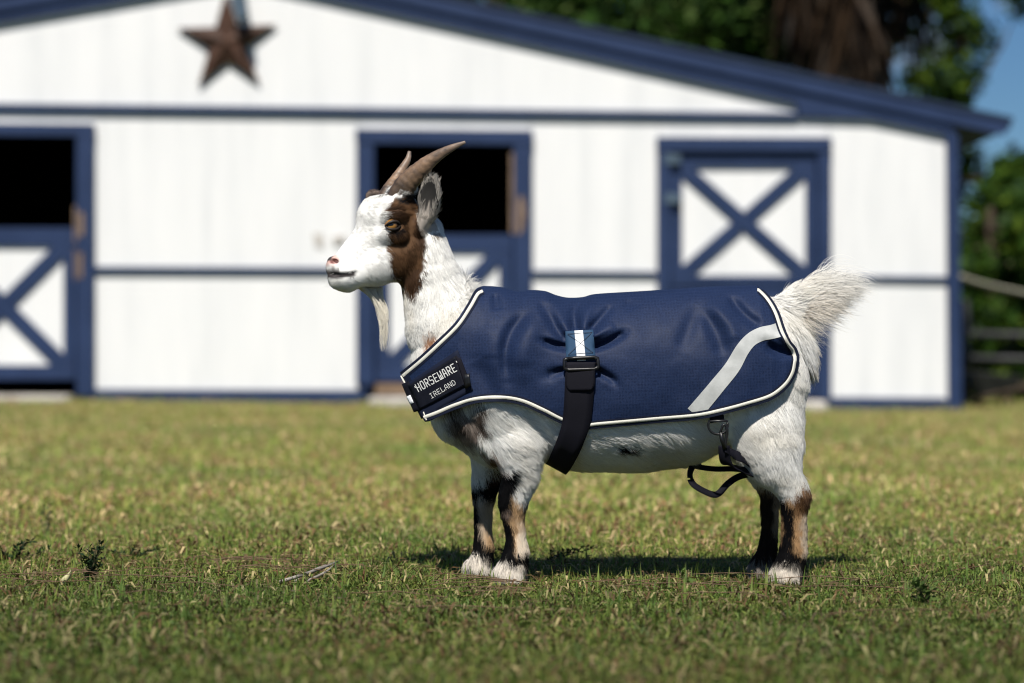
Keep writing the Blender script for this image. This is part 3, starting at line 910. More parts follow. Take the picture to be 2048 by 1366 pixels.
# ------------------------------------------------------------------ coat colours of the goat
def poly_sd(P, poly):
    poly = np.asarray(poly, float); d = np.full(len(P), 1e9); ins = np.zeros(len(P), bool)
    for i in range(len(poly)):
        a, b = poly[i], poly[(i + 1) % len(poly)]
        d = np.minimum(d, seg_d(P, a, b)[0])
        c = (a[1] > P[:, 1]) != (b[1] > P[:, 1])
        xi = a[0] + (P[:, 1] - a[1]) / (b[1] - a[1] + 1e-12) * (b[0] - a[0])
        ins ^= c & (P[:, 0] < xi)
    return np.where(ins, -d, d)
WHT, CRM = (0.90, 0.89, 0.855), (0.88, 0.82, 0.70)
BRN, DBR, BLK, TAN, GRY = (0.092, 0.049, 0.024), (0.050, 0.026, 0.014), (0.0045, 0.0043, 0.005), (0.56, 0.37, 0.205), (0.21, 0.17, 0.145)
PNK = (0.66, 0.41, 0.36)
NEAR = [  # (polygon in the near-side picture, colour, edge softness, noise)
    ([(790, 400), (812, 393), (838, 397), (845, 425), (842, 450), (850, 478), (852, 505), (848, 540), (838, 570), (826, 592), (812, 580), (796, 572), (786, 545), (777, 518), (776, 490), (768, 462), (767, 437), (778, 415)], BRN, 4, 5),
    ([(796, 396), (822, 393), (852, 390), (850, 425), (826, 412), (800, 415)], BLK, 5, 5),
    ([(826, 440), (846, 440), (852, 480), (840, 500), (832, 470)], DBR, 5, 5),
    ([(792, 545), (800, 565), (826, 588), (836, 565), (846, 530), (835, 540), (815, 556)], DBR, 7, 5),
    ([(774, 425), (800, 418), (812, 434), (780, 440)], DBR, 6, 4),
    ([(848, 664), (864, 650), (880, 668), (868, 690), (846, 700)], (0.36, 0.20, 0.12), 6, 5),
    ([(886, 815), (966, 800), (962, 860), (935, 880), (905, 872), (888, 850)], (0.30, 0.25, 0.215), 9, 12),
    ([(900, 815), (925, 812), (932, 850), (905, 846)], (0.11, 0.08, 0.065), 9, 12), ([(945, 805), (965, 802), (962, 850), (946, 848)], (0.08, 0.06, 0.05), 8, 10),
    ([(950, 880), (985, 900), (1000, 935), (985, 950), (960, 915)], (0.22, 0.13, 0.08), 9, 8),
]
def fur_color(P):
    P = np.asarray(P, float)
    n1 = vnoise(P, 18, 31); n2 = vnoise(P, 6, 32); n3 = vnoise(P, 45, 33)
    C = np.tile(np.array(WHT), (len(P), 1))
    C = C + (np.array(CRM) - C) * (np.clip(0.10 + 0.4 * n3 + 0.15 * n1, 0, 0.45))[:, None] * (P[:, 1] > 560)[:, None]
    def put(mask, col):
        nonlocal C
        C = C + (np.array(col) - C) * np.clip(mask, 0, 1)[:, None]
    xy = P[:, :2]; x, y, w = P.T
    nz = n1 * 0.6 + n2 * 0.6
    def poly(pl, col, soft, na, sel):
        bb = np.array(pl); m = sel & (x > bb[:, 0].min() - 30) & (x < bb[:, 0].max() + 30) & (y > bb[:, 1].min() - 30) & (y < bb[:, 1].max() + 30)
        k = np.where(m)[0]
        if not len(k): return
        d = poly_sd(xy[k], pl) + nz[k] * na
        mk = np.zeros(len(P)); mk[k] = 1 - sm(-soft, soft, d)
        put(mk, col)
    near = w > 2
    head = (y < 600) & (x < 900)
    for pl, col, soft, na in NEAR:
        poly(pl, col, soft, na, near)
    # head markings on the midline
    poly([(750, 398), (772, 390), (770, 396), (753, 402)], BLK, 2, 2, head)
    # ears
    e = (np.abs(x - 858) < 40) & (y > 355) & (y < 470) & (x > 834 + (y - 365) * 0.02) & (w > 22)
    ee = e & ((x - 834) > 0)
    k = np.where(ee)[0]
    if len(k):
        ax = np.array([18, -98, 18.]); ax /= np.linalg.norm(ax)
        D = P[k] - np.array([860, 407, 50.]); nn = np.array([-.62, .1, .78]); nn -= ax * (nn @ ax); nn /= np.linalg.norm(nn); ss = np.cross(ax, nn)
        rr = np.sqrt(((D @ ax) / 53) ** 2 + ((D @ ss) / 28) ** 2)
        st = vnoise(np.stack([D @ ss * 1.0, (D @ ax) * .25, D @ nn * .5], 1), 4.5, 61)
        rim = sm(0.72, 0.95, rr + 0.12 * nz[k]); up = sm(-40, -6, D @ ax + 8 * nz[k] + 26 * st)
        c0 = np.array((0.42, 0.37, 0.325)); c1 = np.array((0.018, 0.018, 0.018))
        mixv = np.clip(0.96 * up + 0.8 * rim * sm(-50, -10, D @ ax), 0, 1)[:, None]
        cc = c0 + (c1 - c0) * mixv
        mk = sm(1.25, 1.0, rr)[:, None] if False else (rr < 1.15)[:, None]
        C[k] = np.where(mk, cc, C[k])
    fe = (w < -60) & (y < 440) & (x < 790)
    C[fe] = np.array((0.20, 0.15, 0.125)) * (1 + 0.25 * nz[fe, None])
    # muzzle
    def spot(c, r, col, soft=0.4, na=0.25):
        d = np.linalg.norm((P - np.array(c)) / np.array(r), axis=1)
        put((1 - sm(1 - soft, 1 + soft, d + na * nz)) * head, col)
    spot(hd(152, -118, 6), (20, 14, 26), PNK)
    spot(hd(153, -114, 0), (10, 11, 17), (0.05, 0.045, 0.045), 0.25)
    spot(hd(138, -108, 16), (7, 5, 7), (0.16, 0.13, 0.125), 0.3)
    for s in (1, -1):
        spot(hd(147, -123, 15 * s), (10, 5.5, 9), (0.11, 0.022, 0.022), 0.3, 0.1)
    # mouth line and dark lip
    U = (HO[0] - x) * CT + w * ST * 1.0; U = ((HO[0] - x) * CT + w * ST); Vv = HO[1] - y
    Lw = (x - HO[0]) * ST + w * CT
    ml = np.interp(U, [100, 134, 160], [-145, -151, -149])
    m = (U > 104) & head & (Vv < -120)
    put(m * (1 - sm(3.5, 8.0 + 3 * sm(120, 150, U), np.abs(Vv - ml + 1) + 1.5 * n2)) * sm(102, 112, U), (0.025, 0.022, 0.022))
    put(m * (U > 138) * (1 - sm(3, 12, np.abs(Vv - ml - 4) + 5 * nz)) * 0.8, (0.07, 0.06, 0.06))
    # rims of the eyes
    for s in (1, -1):
        d = np.linalg.norm((P - np.array(hd(36, -52, 50 * s))) / np.array((21, 13, 18)), axis=1)
        put((1 - sm(0.75, 1.1, d + .12 * nz)) * head, BLK)
    # tail tip and rump warmth
    put((x > 1600) * (y < 720) * sm(600, 640, y - (x - 1640) * .3) * 0.35, (0.62, 0.47, 0.28))
    # belly
    poly([(1208, 888), (1232, 883), (1262, 887), (1250, 895), (1220, 896)], BLK, 4, 3, near)
    put((1 - sm(20, 60, np.abs(x - 1310) + 20 * nz)) * sm(870, 890, y) * (y < 950) * near * 0.35, (0.45, 0.38, 0.26))
    # legs
    fn = (w > 15) & (x < 1120) & (y > 930); fr = (w < -10) & (x < 1080) & (y > 880)
    rn = (w > 15) & (x > 1440) & (y > 900); rf = (w < -10) & (x > 1440) & (y > 880)
    q = y + 9 * nz
    def legpaint(sel, f): 
        k = np.where(sel)[0]
        if len(k):
            sp = 1 / (1 - w[k] * K / DG)
            C[k] = f(1024 + (x[k] - 1024) * sp, HY + (y[k] - HY) * sp, HY + (q[k] - HY) * sp, nz[k], C[k])
    def mixc(c, col, m): return c + (np.array(col) - c) * np.clip(m, 0, 1)[:, None]
    def f_fn(x, y, q, nz, c):
        xx = x + 3.0 * nz
        edge = np.interp(y, [930, 960, 985, 1003, 1012], [1002, 1012, 1024, 1045, 1075])     # white point running down
        low = np.maximum(sm(-5, 5, edge - xx), sm(1003, 1014, q))
        c = mixc(c, TAN, low)
        c = mixc(c, (0.86, 0.78, 0.66), low * sm(1026, 1038, xx) * sm(1025, 1060, q) * 0.75)
        fx = np.interp(y, [930, 960, 1000, 1020, 1050, 1080, 1100, 1120], [1018, 1024, 1022, 1014, 1022, 1027, 1030, 1034])
        c = mixc(c, BLK, sm(-5, 4, fx - xx) * (1 - sm(1118, 1132, q)))
        c = mixc(c, (0.16, 0.12, 0.10), sm(-4, 4, 9 - np.hypot(xx - 1012, y - 1018)))
        c = mixc(c, BLK, sm(1100, 1108, q + (xx - 1030) * .25) * (1 - sm(1112, 1124, q - (xx - 1030) * .45)))
        c = mixc(c, BLK, sm(1040, 1054, xx) * sm(985, 1000, q) * (1 - sm(1005, 1040, q)) * .8)
        c = mixc(c, (0.86, 0.79, 0.70), sm(1116, 1128, q - (xx - 1030) * .35))
        c = mixc(c, BLK, sm(1038, 1052, xx) * sm(1108, 1120, q) * .85)
        c = mixc(c, BLK, (1 - sm(994, 1006, xx)) * sm(1136, 1146, q) * .9)
        return mixc(c, (0.04, 0.034, 0.03), sm(1147, 1156, q - 2))
    legpaint(fn, f_fn)
    def f_fr(x, y, q, nz, c):
        xx = x + 3.0 * nz
        c = mixc(c, (0.075, 0.030, 0.017), sm(925, 945, q) * sm(958, 974, xx))
        c = mixc(c, BLK, sm(950, 964, q + (xx - 965) * .2) * (1 - sm(985, 1000, q)))
        low = sm(985, 1002, q)
        c = mixc(c, (0.50, 0.40, 0.30), low)
        c = mixc(c, TAN, low * sm(960, 980, xx) * sm(1050, 1070, q))
        c = mixc(c, BLK, sm(-4, 4, np.interp(y, [990, 1030, 1060, 1090], [952, 955, 962, 970]) - xx) * sm(985, 1005, q))
        c = mixc(c, BLK, sm(1078, 1092, q) * (1 - sm(1104, 1118, q - (xx - 965) * .3)))
        c = mixc(c, (0.86, 0.79, 0.70), sm(1104, 1116, q - (xx - 965) * .2))
        c = mixc(c, BLK, (1 - sm(938, 950, xx)) * sm(1118, 1128, q) * .8)
        return mixc(c, (0.04, 0.034, 0.03), sm(1138, 1148, q))
    legpaint(fr, f_fr)
    def f_rn(x, y, q, nz, c):
        xx = x + 3.5 * nz
        top = np.interp(x, [1530, 1560, 1580, 1600, 1625], [1000, 992, 975, 960, 958])
        low = sm(-7, 7, q - top)
        c = mixc(c, (0.46, 0.285, 0.145), low)
        c = mixc(c, (0.16, 0.085, 0.04), low * (1 - sm(1000, 1025, q)) * sm(1575, 1590, xx))
        c = mixc(c, (0.62, 0.53, 0.42), low * sm(1596, 1610, xx) * sm(1005, 1030, q) * .8)
        c = mixc(c, (0.05, 0.03, 0.02), low * sm(1592, 1604, xx) * sm(962, 972, q) * (1 - sm(990, 1008, q)) * .8)
        fx = np.interp(y, [985, 1000, 1020, 1045, 1075, 1095, 1110], [1562, 1580, 1590, 1588, 1584, 1590, 1606])
        bx = np.interp(y, [985, 1000, 1020, 1045, 1075, 1095], [1548, 1553, 1562, 1567, 1562, 1540])
        c = mixc(c, BLK, sm(-5, 5, fx - xx) * sm(-5, 5, xx - bx) * sm(985, 996, q))
        c = mixc(c, BLK, sm(1094, 1106, q + (1590 - xx) * .3) * (1 - sm(1122, 1134, q)))
        c = mixc(c, BLK, sm(1590, 1600, xx) * sm(1100, 1112, q) * .9)
        c = mixc(c, (0.84, 0.76, 0.66), sm(1116, 1132, q) * (1 - sm(1590, 1602, xx)))
        return mixc(c, (0.05, 0.04, 0.035), sm(1149, 1158, q))
    legpaint(rn, f_rn)
    def f_rf(x, y, q, nz, c):
        xx = x + 3.5 * nz
        c = mixc(c, (0.30, 0.22, 0.15), sm(955, 975, q))
        c = mixc(c, (0.028, 0.018, 0.013), np.maximum(sm(-5, 5, 1546 - xx) * sm(965, 990, q), sm(1040, 1070, q)) )
        c = mixc(c, (0.36, 0.32, 0.29), sm(1112, 1126, q))
        return mixc(c, (0.04, 0.034, 0.03), sm(1138, 1148, q))
    legpaint(rf, f_rf)
    return np.clip(C * (1 + 0.04 * n2[:, None]), 0.004, 0.93)

M_SKIN = attr_mat('skin', 'fur_color', 0.7, 0.12)
M_FUR = attr_mat('fur', 'fur_color', 0.62, 0.07, 0.22, rnd=0.20)
def lay_normals(m):
    # hairs lie close to the skin: shade them mostly with the lie of the coat
    nt = m.node_tree
    a = nd(nt, 'ShaderNodeAttribute', attribute_name='root_normal'); g = nd(nt, 'ShaderNodeNewGeometry')
    mx = nd(nt, 'ShaderNodeMix', data_type='VECTOR'); mx.inputs['Factor'].default_value = 0.58
    nt.links.new(g.outputs['Normal'], mx.inputs[4]); nt.links.new(a.outputs['Vector'], mx.inputs[5])
    nn = nd(nt, 'ShaderNodeVectorMath', operation='NORMALIZE'); nt.links.new(mx.outputs[1], nn.inputs[0])
    nt.links.new(nn.outputs[0], nt.nodes['Principled BSDF'].inputs['Normal'])
lay_normals(M_FUR)
goat = fast_mesh('goat', gw(GV), GQ, M_SKIN, smooth=True)
tag(goat, 'small white goat with brown patches and swept back horns standing side on in the grass', 'goat')
GC = fur_color(GV)
col_attr(goat.data, 'fur_color', GC)

# horns ------------------------------------------------------------
def horn_mat():
    m, nt, b = new_mat('horn')
    a = nd(nt, 'ShaderNodeAttribute', attribute_name='along').outputs['Fac']
    g = nd(nt, 'ShaderNodeTexCoord').outputs['Object']
    base = ramp(nt, a, [(0.0, (0.045, 0.032, 0.024)), (0.18, (0.115, 0.080, 0.056)), (0.42, (0.24, 0.16, 0.105)), (0.8, (0.18, 0.13, 0.098)), (1.0, (0.22, 0.175, 0.145))])
    nz = noise(nt, 110, 5, 0.6, vec=g, stretch=(0.35, 1, 0.55))
    dk = ramp(nt, nz, [(0.3, (0.35, 0.35, 0.38)), (0.6, (1.15, 1.08, 1.0))])
    mx = nd(nt, 'ShaderNodeVectorMath', operation='MULTIPLY')
    nt.links.new(base, mx.inputs[0]); nt.links.new(dk, mx.inputs[1]); nt.links.new(mx.outputs[0], b.inputs['Base Color'])
    b.inputs['Roughness'].default_value = 0.48
    bump(nt, b, nz, 0.3, 0.003)
    return m
M_HORN = horn_mat()
def horn(path, radii, flat):
    n = 60; ns = 20
    P = catmull(path, n)
    tt = np.linspace(0, 1, n)
    R = np.interp(tt, np.linspace(0, 1, len(radii)), radii)
    V = []; A = []
    for i in range(n):
        t = P[min(i + 1, n - 1)] - P[max(i - 1, 0)]; t /= np.linalg.norm(t)
        a = np.cross(t, (0, 0, 1.0)); a /= np.linalg.norm(a); b = np.cross(t, a)
        for j in range(ns):
            th = 2 * PI * j / ns
            rg = 1 + (0.035 * math.sin(i * 1.55 + 0.6 * math.sin(th)) + 0.02 * math.sin(i * 0.7)) * (1 - 0.8 * tt[i])
            rg *= 1 + 0.10 * math.cos(th) ** 4          # keel
            V.append(P[i] + R[i] * rg * (a * math.cos(th) + b * flat * math.sin(th))); A.append(tt[i])
    Fq = [(i * ns + j, i * ns + (j + 1) % ns, (i + 1) * ns + (j + 1) % ns, (i + 1) * ns + j) for i in range(n - 1) for j in range(ns)]
    Fq.append(tuple(range((n - 1) * ns, n * ns)))
    o = mesh_obj('horn', gw(np.array(V)), Fq, M_HORN, goat, True)
    at_ = o.data.attributes.new('along', 'FLOAT', 'POINT'); at_.data.foreach_set('value', np.array(A, np.float32))
horn([(798, 400, 20), (810, 376, 28), (838, 346, 40), (872, 319, 52), (905, 301, 60), (932, 290, 66)], [22.5, 20.5, 17.5, 14, 10, 6.5, 2.5], 0.72)
horn([(768, 398, -20), (776, 378, -30), (789, 356, -46), (803, 332, -58), (813, 313, -66), (816, 297, -72)], [14, 13, 11.5, 10, 8, 6, 3.2], 0.85)

# eyes -------------------------------------------------------------
def eye_mat():
    m, nt, b = new_mat('amber_eye')
    g = nd(nt, 'ShaderNodeTexCoord').outputs['Object']
    mp = nd(nt, 'ShaderNodeMapping'); mp.inputs['Scale'].default_value = (1 / 0.0078, 0.0, 1 / 0.0030)
    nt.links.new(g, mp.inputs['Vector'])
    ln = nd(nt, 'ShaderNodeVectorMath', operation='LENGTH'); nt.links.new(mp.outputs[0], ln.inputs[0])
    mp2 = nd(nt, 'ShaderNodeMapping'); mp2.inputs['Scale'].default_value = (1 / 0.0135, 0.0, 1 / 0.0125)
    nt.links.new(g, mp2.inputs['Vector'])
    l2 = nd(nt, 'ShaderNodeVectorMath', operation='LENGTH'); nt.links.new(mp2.outputs[0], l2.inputs[0])
    iris = ramp(nt, l2.outputs['Value'], [(0.2, (0.40, 0.20, 0.05)), (0.72, (0.27, 0.125, 0.03)), (0.95, (0.02, 0.012, 0.01))])
    pu = ramp(nt, ln.outputs['Value'], [(0.85, (0.004, 0.004, 0.005)), (1.05, (1, 1, 1))])
    mx = nd(nt, 'ShaderNodeVectorMath', operation='MULTIPLY')
    nt.links.new(iris, mx.inputs[0]); nt.links.new(pu, mx.inputs[1]); nt.links.new(mx.outputs[0], b.inputs['Base Color'])
    b.inputs['Roughness'].default_value = 0.08; b.inputs['Coat Weight'].default_value = 0.6
    return m
M_EYE = eye_mat()
M_LID = mottled('eyelid', (0.010, 0.008, 0.007), (0.03, 0.02, 0.015), 200, 0.5, None, 0.0)
for s in (1, -1):
    c = Vector(gw(hd(36, -52, 42 * s)))
    bm = bmesh.new(); bmesh.ops.create_uvsphere(bm, u_segments=28, v_segments=18, radius=14.6 * K)
    me = bpy.data.meshes.new('eye'); bm.to_mesh(me); bm.free(); me.materials.append(M_EYE)
    me.polygons.foreach_set('use_smooth', [True] * len(me.polygons))
    eo = bpy.data.objects.new('eye', me); COL.objects.link(eo); eo.parent = goat
    eo.location = c; eo.rotation_euler = (math.radians(-4), 0, math.radians(-10 if s > 0 else 140))
    # two lids following the opening
    for up in (1, -1):
        pts = []
        for t in np.linspace(-1, 1, 13):
            u = 36 + 16.5 * t; v = -52.5 + up * (8.0 if up > 0 else 8.0) * (1 - t * t) ** 0.8 - 1.5 * t
            pts.append(gw(hd(u, v, (42 + 14.6 * math.sqrt(max(1 - (t * 0.85) ** 2, 0)) - (0.5 if up > 0 else 0)) * s)))
        v_, f_ = sweep(pts, [1.2 * K + (2.0 if up > 0 else 1.4) * K * math.sin(PI * i / 12) for i in range(13)], 8)
        mesh_obj('eyelid', v_, f_, M_LID, goat, True)

# hooves: two toes each, half hidden in the hair
M_HOOF = mottled('hoof_horn', (0.030, 0.025, 0.022), (0.075, 0.062, 0.052), 60, 0.55, None, 0.2)
for (x, y, w) in ((1006, 1166, 75), (944, 1152, -72), (1560, 1166, 76), (1512, 1151, -75)):
    x, y, w = G(x, y, w)
    V, Fc = [], []
    for s in (-1, 1):
        o = len(V); n = 12
        for yy, rx, rz, sx in ((0, 27, 12, 0), (-8, 25, 11.5, 2), (-18, 20, 10, 6), (-26, 14, 8, 9)):
            for j in range(n):
                th = 2 * PI * j / n
                V.append((x + 10 + sx + rx * math.cos(th) * (1.12 if math.cos(th) < 0 else .8), SOLE + yy, w + s * 12 + rz * math.sin(th)))
        for i in range(3):
            for j in range(n): Fc.append((o + i * n + j, o + i * n + (j + 1) % n, o + (i + 1) * n + (j + 1) % n, o + (i + 1) * n + j))
        Fc.append(tuple(o + j for j in range(n))); Fc.append(tuple(o + 3 * n + j for j in range(n)))
    mesh_obj('hoof', gw(np.array(V)), Fc, M_HOOF, goat, True)

# fur ---------------------------------------------------------------
def build_fur():
    V, Q = GV, GQ
    tri = np.concatenate([Q[:, [0, 1, 2]], Q[:, [0, 2, 3]]])
    a, b, c = V[tri[:, 0]], V[tri[:, 1]], V[tri[:, 2]]
    nr = np.cross(b - a, c - a); ar = np.linalg.norm(nr, axis=1) / 2
    # smooth vertex normals, outward
    vn = np.zeros_like(V)
    for k in range(3):
        for cc in range(3): vn[:, cc] += np.bincount(tri[:, k], nr[:, cc], len(V))
    vn /= np.linalg.norm(vn, axis=1)[:, None] + 1e-9
    ctr = (a + b + c) / 3
    x, y, w = ctr.T
    hidden = in_coat(x, y, 9) & (np.abs(w) < 170)
    hidden &= ~((x < 995) & (y < 600))
    hidden |= (x > 995) & (x < 1505) & (y < 800) & (y < y_bot(x) - 8)
    head = (y < 585) & (x < 840)
    dens = np.where(head, 2.0, 1.15) * np.where(w < -5, 0.45, 1.0)
    dens = np.where((y > 980), dens * 1.35, dens)
    dens = np.where((x > 1530) & (y < 720), dens * 1.3, dens); dens = np.where((x > 1596) & (y < 640), dens * 1.9, dens)
    p = ar * dens * (~hidden)
    N = 300000
    ti = rng.choice(len(tri), N, p=p / p.sum())
    r1, r2 = rng.random(N), rng.random(N); f = r1 + r2 > 1; r1[f] = 1 - r1[f]; r2[f] = 1 - r2[f]
    bw = np.stack([1 - r1 - r2, r1, r2], 1)
    R = (V[tri[ti]] * bw[..., None]).sum(1)
    Nn = (vn[tri[ti]] * bw[..., None]).sum(1); Nn /= np.linalg.norm(Nn, axis=1)[:, None]
    if (Nn[:, 2] * np.sign(R[:, 2])).mean() < 0: Nn = -Nn
    x, y, w = R.T
    # keep eyes, nostrils and sole clear
    keep = np.ones(N, bool)
    for s in (1, -1):
        keep &= np.linalg.norm((R - np.array(hd(36, -52, 50 * s))) / np.array((18, 9.5, 16)), axis=1) > 1
        keep &= np.linalg.norm((R - np.array(hd(147, -122, 14 * s))) / np.array((11, 8, 11)), axis=1) > 1
    keep &= y < np.where(w > 0, SOLE - 11 + 4 * vnoise(R, 7, 91), SOLE - 9)
    R, Nn = R[keep], Nn[keep]; x, y, w = R.T; N = len(R)
    U = (HO[0] - x) * CT + w * ST; Vv = HO[1] - y; Lw = (x - HO[0]) * ST + w * CT
    m_head = sm(600, 560, y) if False else (1 - sm(560, 600, y + (x - 800) * 0.35)) * (x < 860)
    m_ear = ((x > 836) & (y < 458) & (w > 20) & (y > 355)) | ((w < -58) & (y < 440) & (x < 800))
    m_neck = (1 - m_head) * (1 - sm(930, 990, x)) * (y < 800)
    m_leg = sm(930, 985, y)
    m_tail = (x > 1545) & (y < 720)
    m_tail = m_tail * sm(0, 50, (x - 1545) + (640 - y) * .5)
    D = np.tile(np.array([0.80, 0.60, 0.0]), (N, 1))                       # body: back and down
    rump = sm(1440, 1520, x); D += (np.array([0.25, 1.0, 0.0]) - D) * rump[:, None]
    chest = (1 - sm(950, 1010, x)) * (y > 780); D += (np.array([0.35, 1.0, 0]) - D) * chest[:, None]
    D += (np.array([0.22, 1.0, 0.0]) - D) * m_neck[:, None]
    hb = np.array([CT, 0.35, -ST])                                              # face: nose to nape
    D += (hb - D) * m_head[:, None]
    jaw = m_head * sm(-135, -165, Vv) if False else m_head * (Vv < -120) * (U < 100)
    D += (np.array([0.5, 0.9, 0]) - D) * (0.6 * jaw)[:, None]
    crown = m_head * (Vv > -25) * (U < 60); D += (np.array([0.55, -0.55, -0.15]) - D) * crown[:, None]
    eyepatch = m_head * (U < 50) * (Vv < -40); D += (np.array([0.45, 0.85, -0.1]) - D) * eyepatch[:, None]
    D += (np.array([0.12, -1.0, 0.1]) - D) * m_ear[:, None]
    D += (np.array([0.05, 1.0, 0.0]) - D) * m_leg[:, None]
    td = np.stack([np.full(N, 0.75), np.interp(x, [1545, 1600, 1660], [-0.15, -0.75, -0.25]), 0.1 * np.sign(w)], 1)
    across = ((x - 1592) * 0.69 + (y - 606) * 0.72) / 30.0        # -1 upper edge of the tail, +1 lower edge
    ang = np.radians(np.clip(-27 + 30 * across + rng.normal(0, 11, N), -52, 32))
    td = np.stack([np.cos(ang), np.sin(ang), 0.25 * np.sign(w) + rng.normal(0, .15, N)], 1)
    lowt = sm(640, 720, y + (1640 - x) * .2)
    td = td + (np.array([0.55, 0.85, 0.0]) - td) * lowt[:, None]
    D += (td - D) * m_tail[:, None]
    tf = (x > 928) & (x < 990) & (y < 598) & (np.abs(w) < 55)
    D = np.where(tf[:, None], np.array([0.85, -0.10, 0.0]) + rng.normal(size=(N, 3)) * .3, D)
    # tufts: neighbouring hairs lean together
    cell = np.where(m_head > .5, 6.0, 11.0)
    g = np.floor(R / cell[:, None] + 0.35 * np.stack([vnoise(R, 9, s) for s in (41, 42, 43)], 1)).astype(np.int64)
    hj = np.stack([hash3(g[:, 0], g[:, 1], g[:, 2], s) - .5 for s in (1, 2, 3)], 1)
    amp = np.where(m_head > .5, 0.22, 0.40 - 0.18 * m_neck)
    flow = np.stack([vnoise(R, 38, s) for s in (51, 52, 53)], 1)
    D = D / np.linalg.norm(D, axis=1)[:, None] + hj * amp[:, None] + 0.34 * flow + rng.normal(size=(N, 3)) * 0.18
    T = D - Nn * (D * Nn).sum(1)[:, None]; T /= np.linalg.norm(T, axis=1)[:, None] + 1e-9
    L = np.full(N, 30.0)
    L = L + (22 - L) * m_neck
    face = np.interp(U, [0, 60, 110, 130, 150], [15, 13, 9, 5, 4]); L = L + (face - L) * m_head
    L = np.where((m_head > .5) & (Vv < -160) & (U > 90), 8, L)
    L = np.where((m_head > .5) & (Vv > -8) & (U < 55), 17, L)
    long_ear = m_ear & (w > 20) & (rng.random(N) < .3)
    L = np.where(m_ear, np.where(long_ear, 24, 7.5), L)
    L = L + (17 - L) * m_leg
    L = np.where(y > 1112, 21, L)
    L = np.where((y > 1144), 9, L)
    cor = (m_head > .5) & (np.abs(U - 104) < 12) & (np.abs(Vv + 146) < 12); L = np.where(cor, 4, L)
    L = np.where((x > 1560) & (y > 760) & (y < 1000), 30, L)
    tl = np.interp(x, [1545, 1575, 1605, 1640, 1670], [30, 44, 84, 106, 98]) * np.clip(rng.normal(.98, .24, N), .35, 1.4)
    tl = tl * np.where((across > 0.15) & (x > 1590), 1.3, 1.0)
    tl = np.where(y > 640, np.clip(tl, 40, 56), tl)
    L = np.where(m_tail > .3, tl, L)
    tuft = (x > 928) & (x < 990) & (y < 598) & (np.abs(w) < 55)
    L = np.where(tuft, 46, L)
    near_coat = in_coat(x, y, -16) & (np.abs(w) < coat_w(x, np.clip(y, y_top(x), y_bot(x)), 0) + 4)
    L = np.where(near_coat & (x > 1000) & (x < 1500), 16, L)
    L *= rng.uniform(0.6, 1.18, N)
    tilt = np.where(m_head > .5, 0.19, 0.21) + hj[:, 0] * 0.16 + rng.normal(size=N) * 0.07
    tilt = np.where(m_ear, 0.10, tilt)
    tilt = np.where(tuft, 0.55 + 0.5 * hj[:, 1], tilt)
    tilt = np.where(m_tail > .3, np.where(y > 640, 0.5 + .4 * hj[:, 2], 0.45), tilt)
    tilt = np.where(m_leg > .5, 0.30 + hj[:, 0] * 0.15, tilt); tilt = np.where(y > 1112, 0.48 + hj[:, 0] * .2, tilt)
    tilt = np.clip(tilt, 0.06, 1)
    D0 = T * np.cos(tilt)[:, None] + Nn * np.sin(tilt)[:, None]
    npt = 6
    pts = np.zeros((N, npt, 3)); pts[:, 0] = R - Nn * 1.0
    D1 = T * 1.0 + Nn * (np.sin(tilt) * 0.25)[:, None]
    sag = np.where((m_tail > .3) & (x > 1582) & (y < 650), np.clip(0.75 + 0.6 * across + rng.normal(0, .3, N), 0.25, 1.9), 0.12)
    sgx = np.where((m_tail > .3) & (x > 1582) & (y < 650), 1.25, 0.0)
    for i in range(1, npt):
        t = i / (npt - 1)
        d = D0 * (1 - t) + D1 * t + np.stack([sgx * t * t, sag * t * t, 0 * sag], 1)
        d /= np.linalg.norm(d, axis=1)[:, None]
        pts[:, i] = pts[:, i - 1] + d * (L / (npt - 1))[:, None]
    # gather the tips of a tuft
    g = g - g.min(0)
    key = ((m_head > .5) * 4096 + g[:, 0]) * 4096 * 4096 + g[:, 1] * 4096 + g[:, 2]
    _, inv = np.unique(key, return_inverse=True); inv = inv.ravel()
    cnt = np.bincount(inv)
    tipc = np.stack([np.bincount(inv, pts[:, -1, c]) / cnt for c in range(3)], 1)[inv]
    pull = np.where(m_head > .5, 0.15, np.where((x > 1582) & (y < 650), np.where(across < -.5, 0.12, 0.5), 0.26))
    for i in range(1, npt):
        t = i / (npt - 1)
        pts[:, i] += (tipc - pts[:, -1])[:, :] * (pull * t * t)[:, None] if i < npt - 1 else 0
    pts[:, -1] += (tipc - pts[:, -1]) * pull[:, None]
    C = fur_color(R - T * (np.abs(rng.normal(0, 1, N)) * np.where(m_head > .5, 5.0, 3.5) * (~m_ear) * (y < 1140))[:, None] * np.where((m_head > .5) & (U > 115), 0.2, 1.0)[:, None])
    C[long_ear] = np.array((0.62, 0.57, 0.51)) * rng.uniform(.5, 1.1, (int(long_ear.sum()), 1))
    lum = C.mean(1); mid = np.exp(-((lum - 0.08) / 0.05) ** 2); C = C * (1 + mid * (rng.normal(0, .5, N) + 0.75 * vnoise(R * np.array([1, .45, 1]), 9, 71) + 0.7 * vnoise(R, 24, 72)))[:, None].clip(0.25, 2.2)
    rad = np.where(m_head > .5, 0.27, np.where((x > 1580) & (y < 650), 0.27, 0.35)) * np.where(y > 980, 0.85, 1.0)
    # beard and chin hairs
    nb = 340
    cu = rng.uniform(40, 92, nb); cw = rng.normal(0, 7, nb)
    bx, by, bwz = hd(cu, np.full(nb, -172.0) - 3 * np.sin((cu - 40) / 52 * PI), cw)
    B = np.zeros((nb, npt, 3)); B[:, 0] = np.stack([bx, by, bwz], 1)
    guide = catmull([(736, 583, 30), (750, 596, 30), (763, 618, 30), (769, 650, 30), (768, 702, 30)], npt)
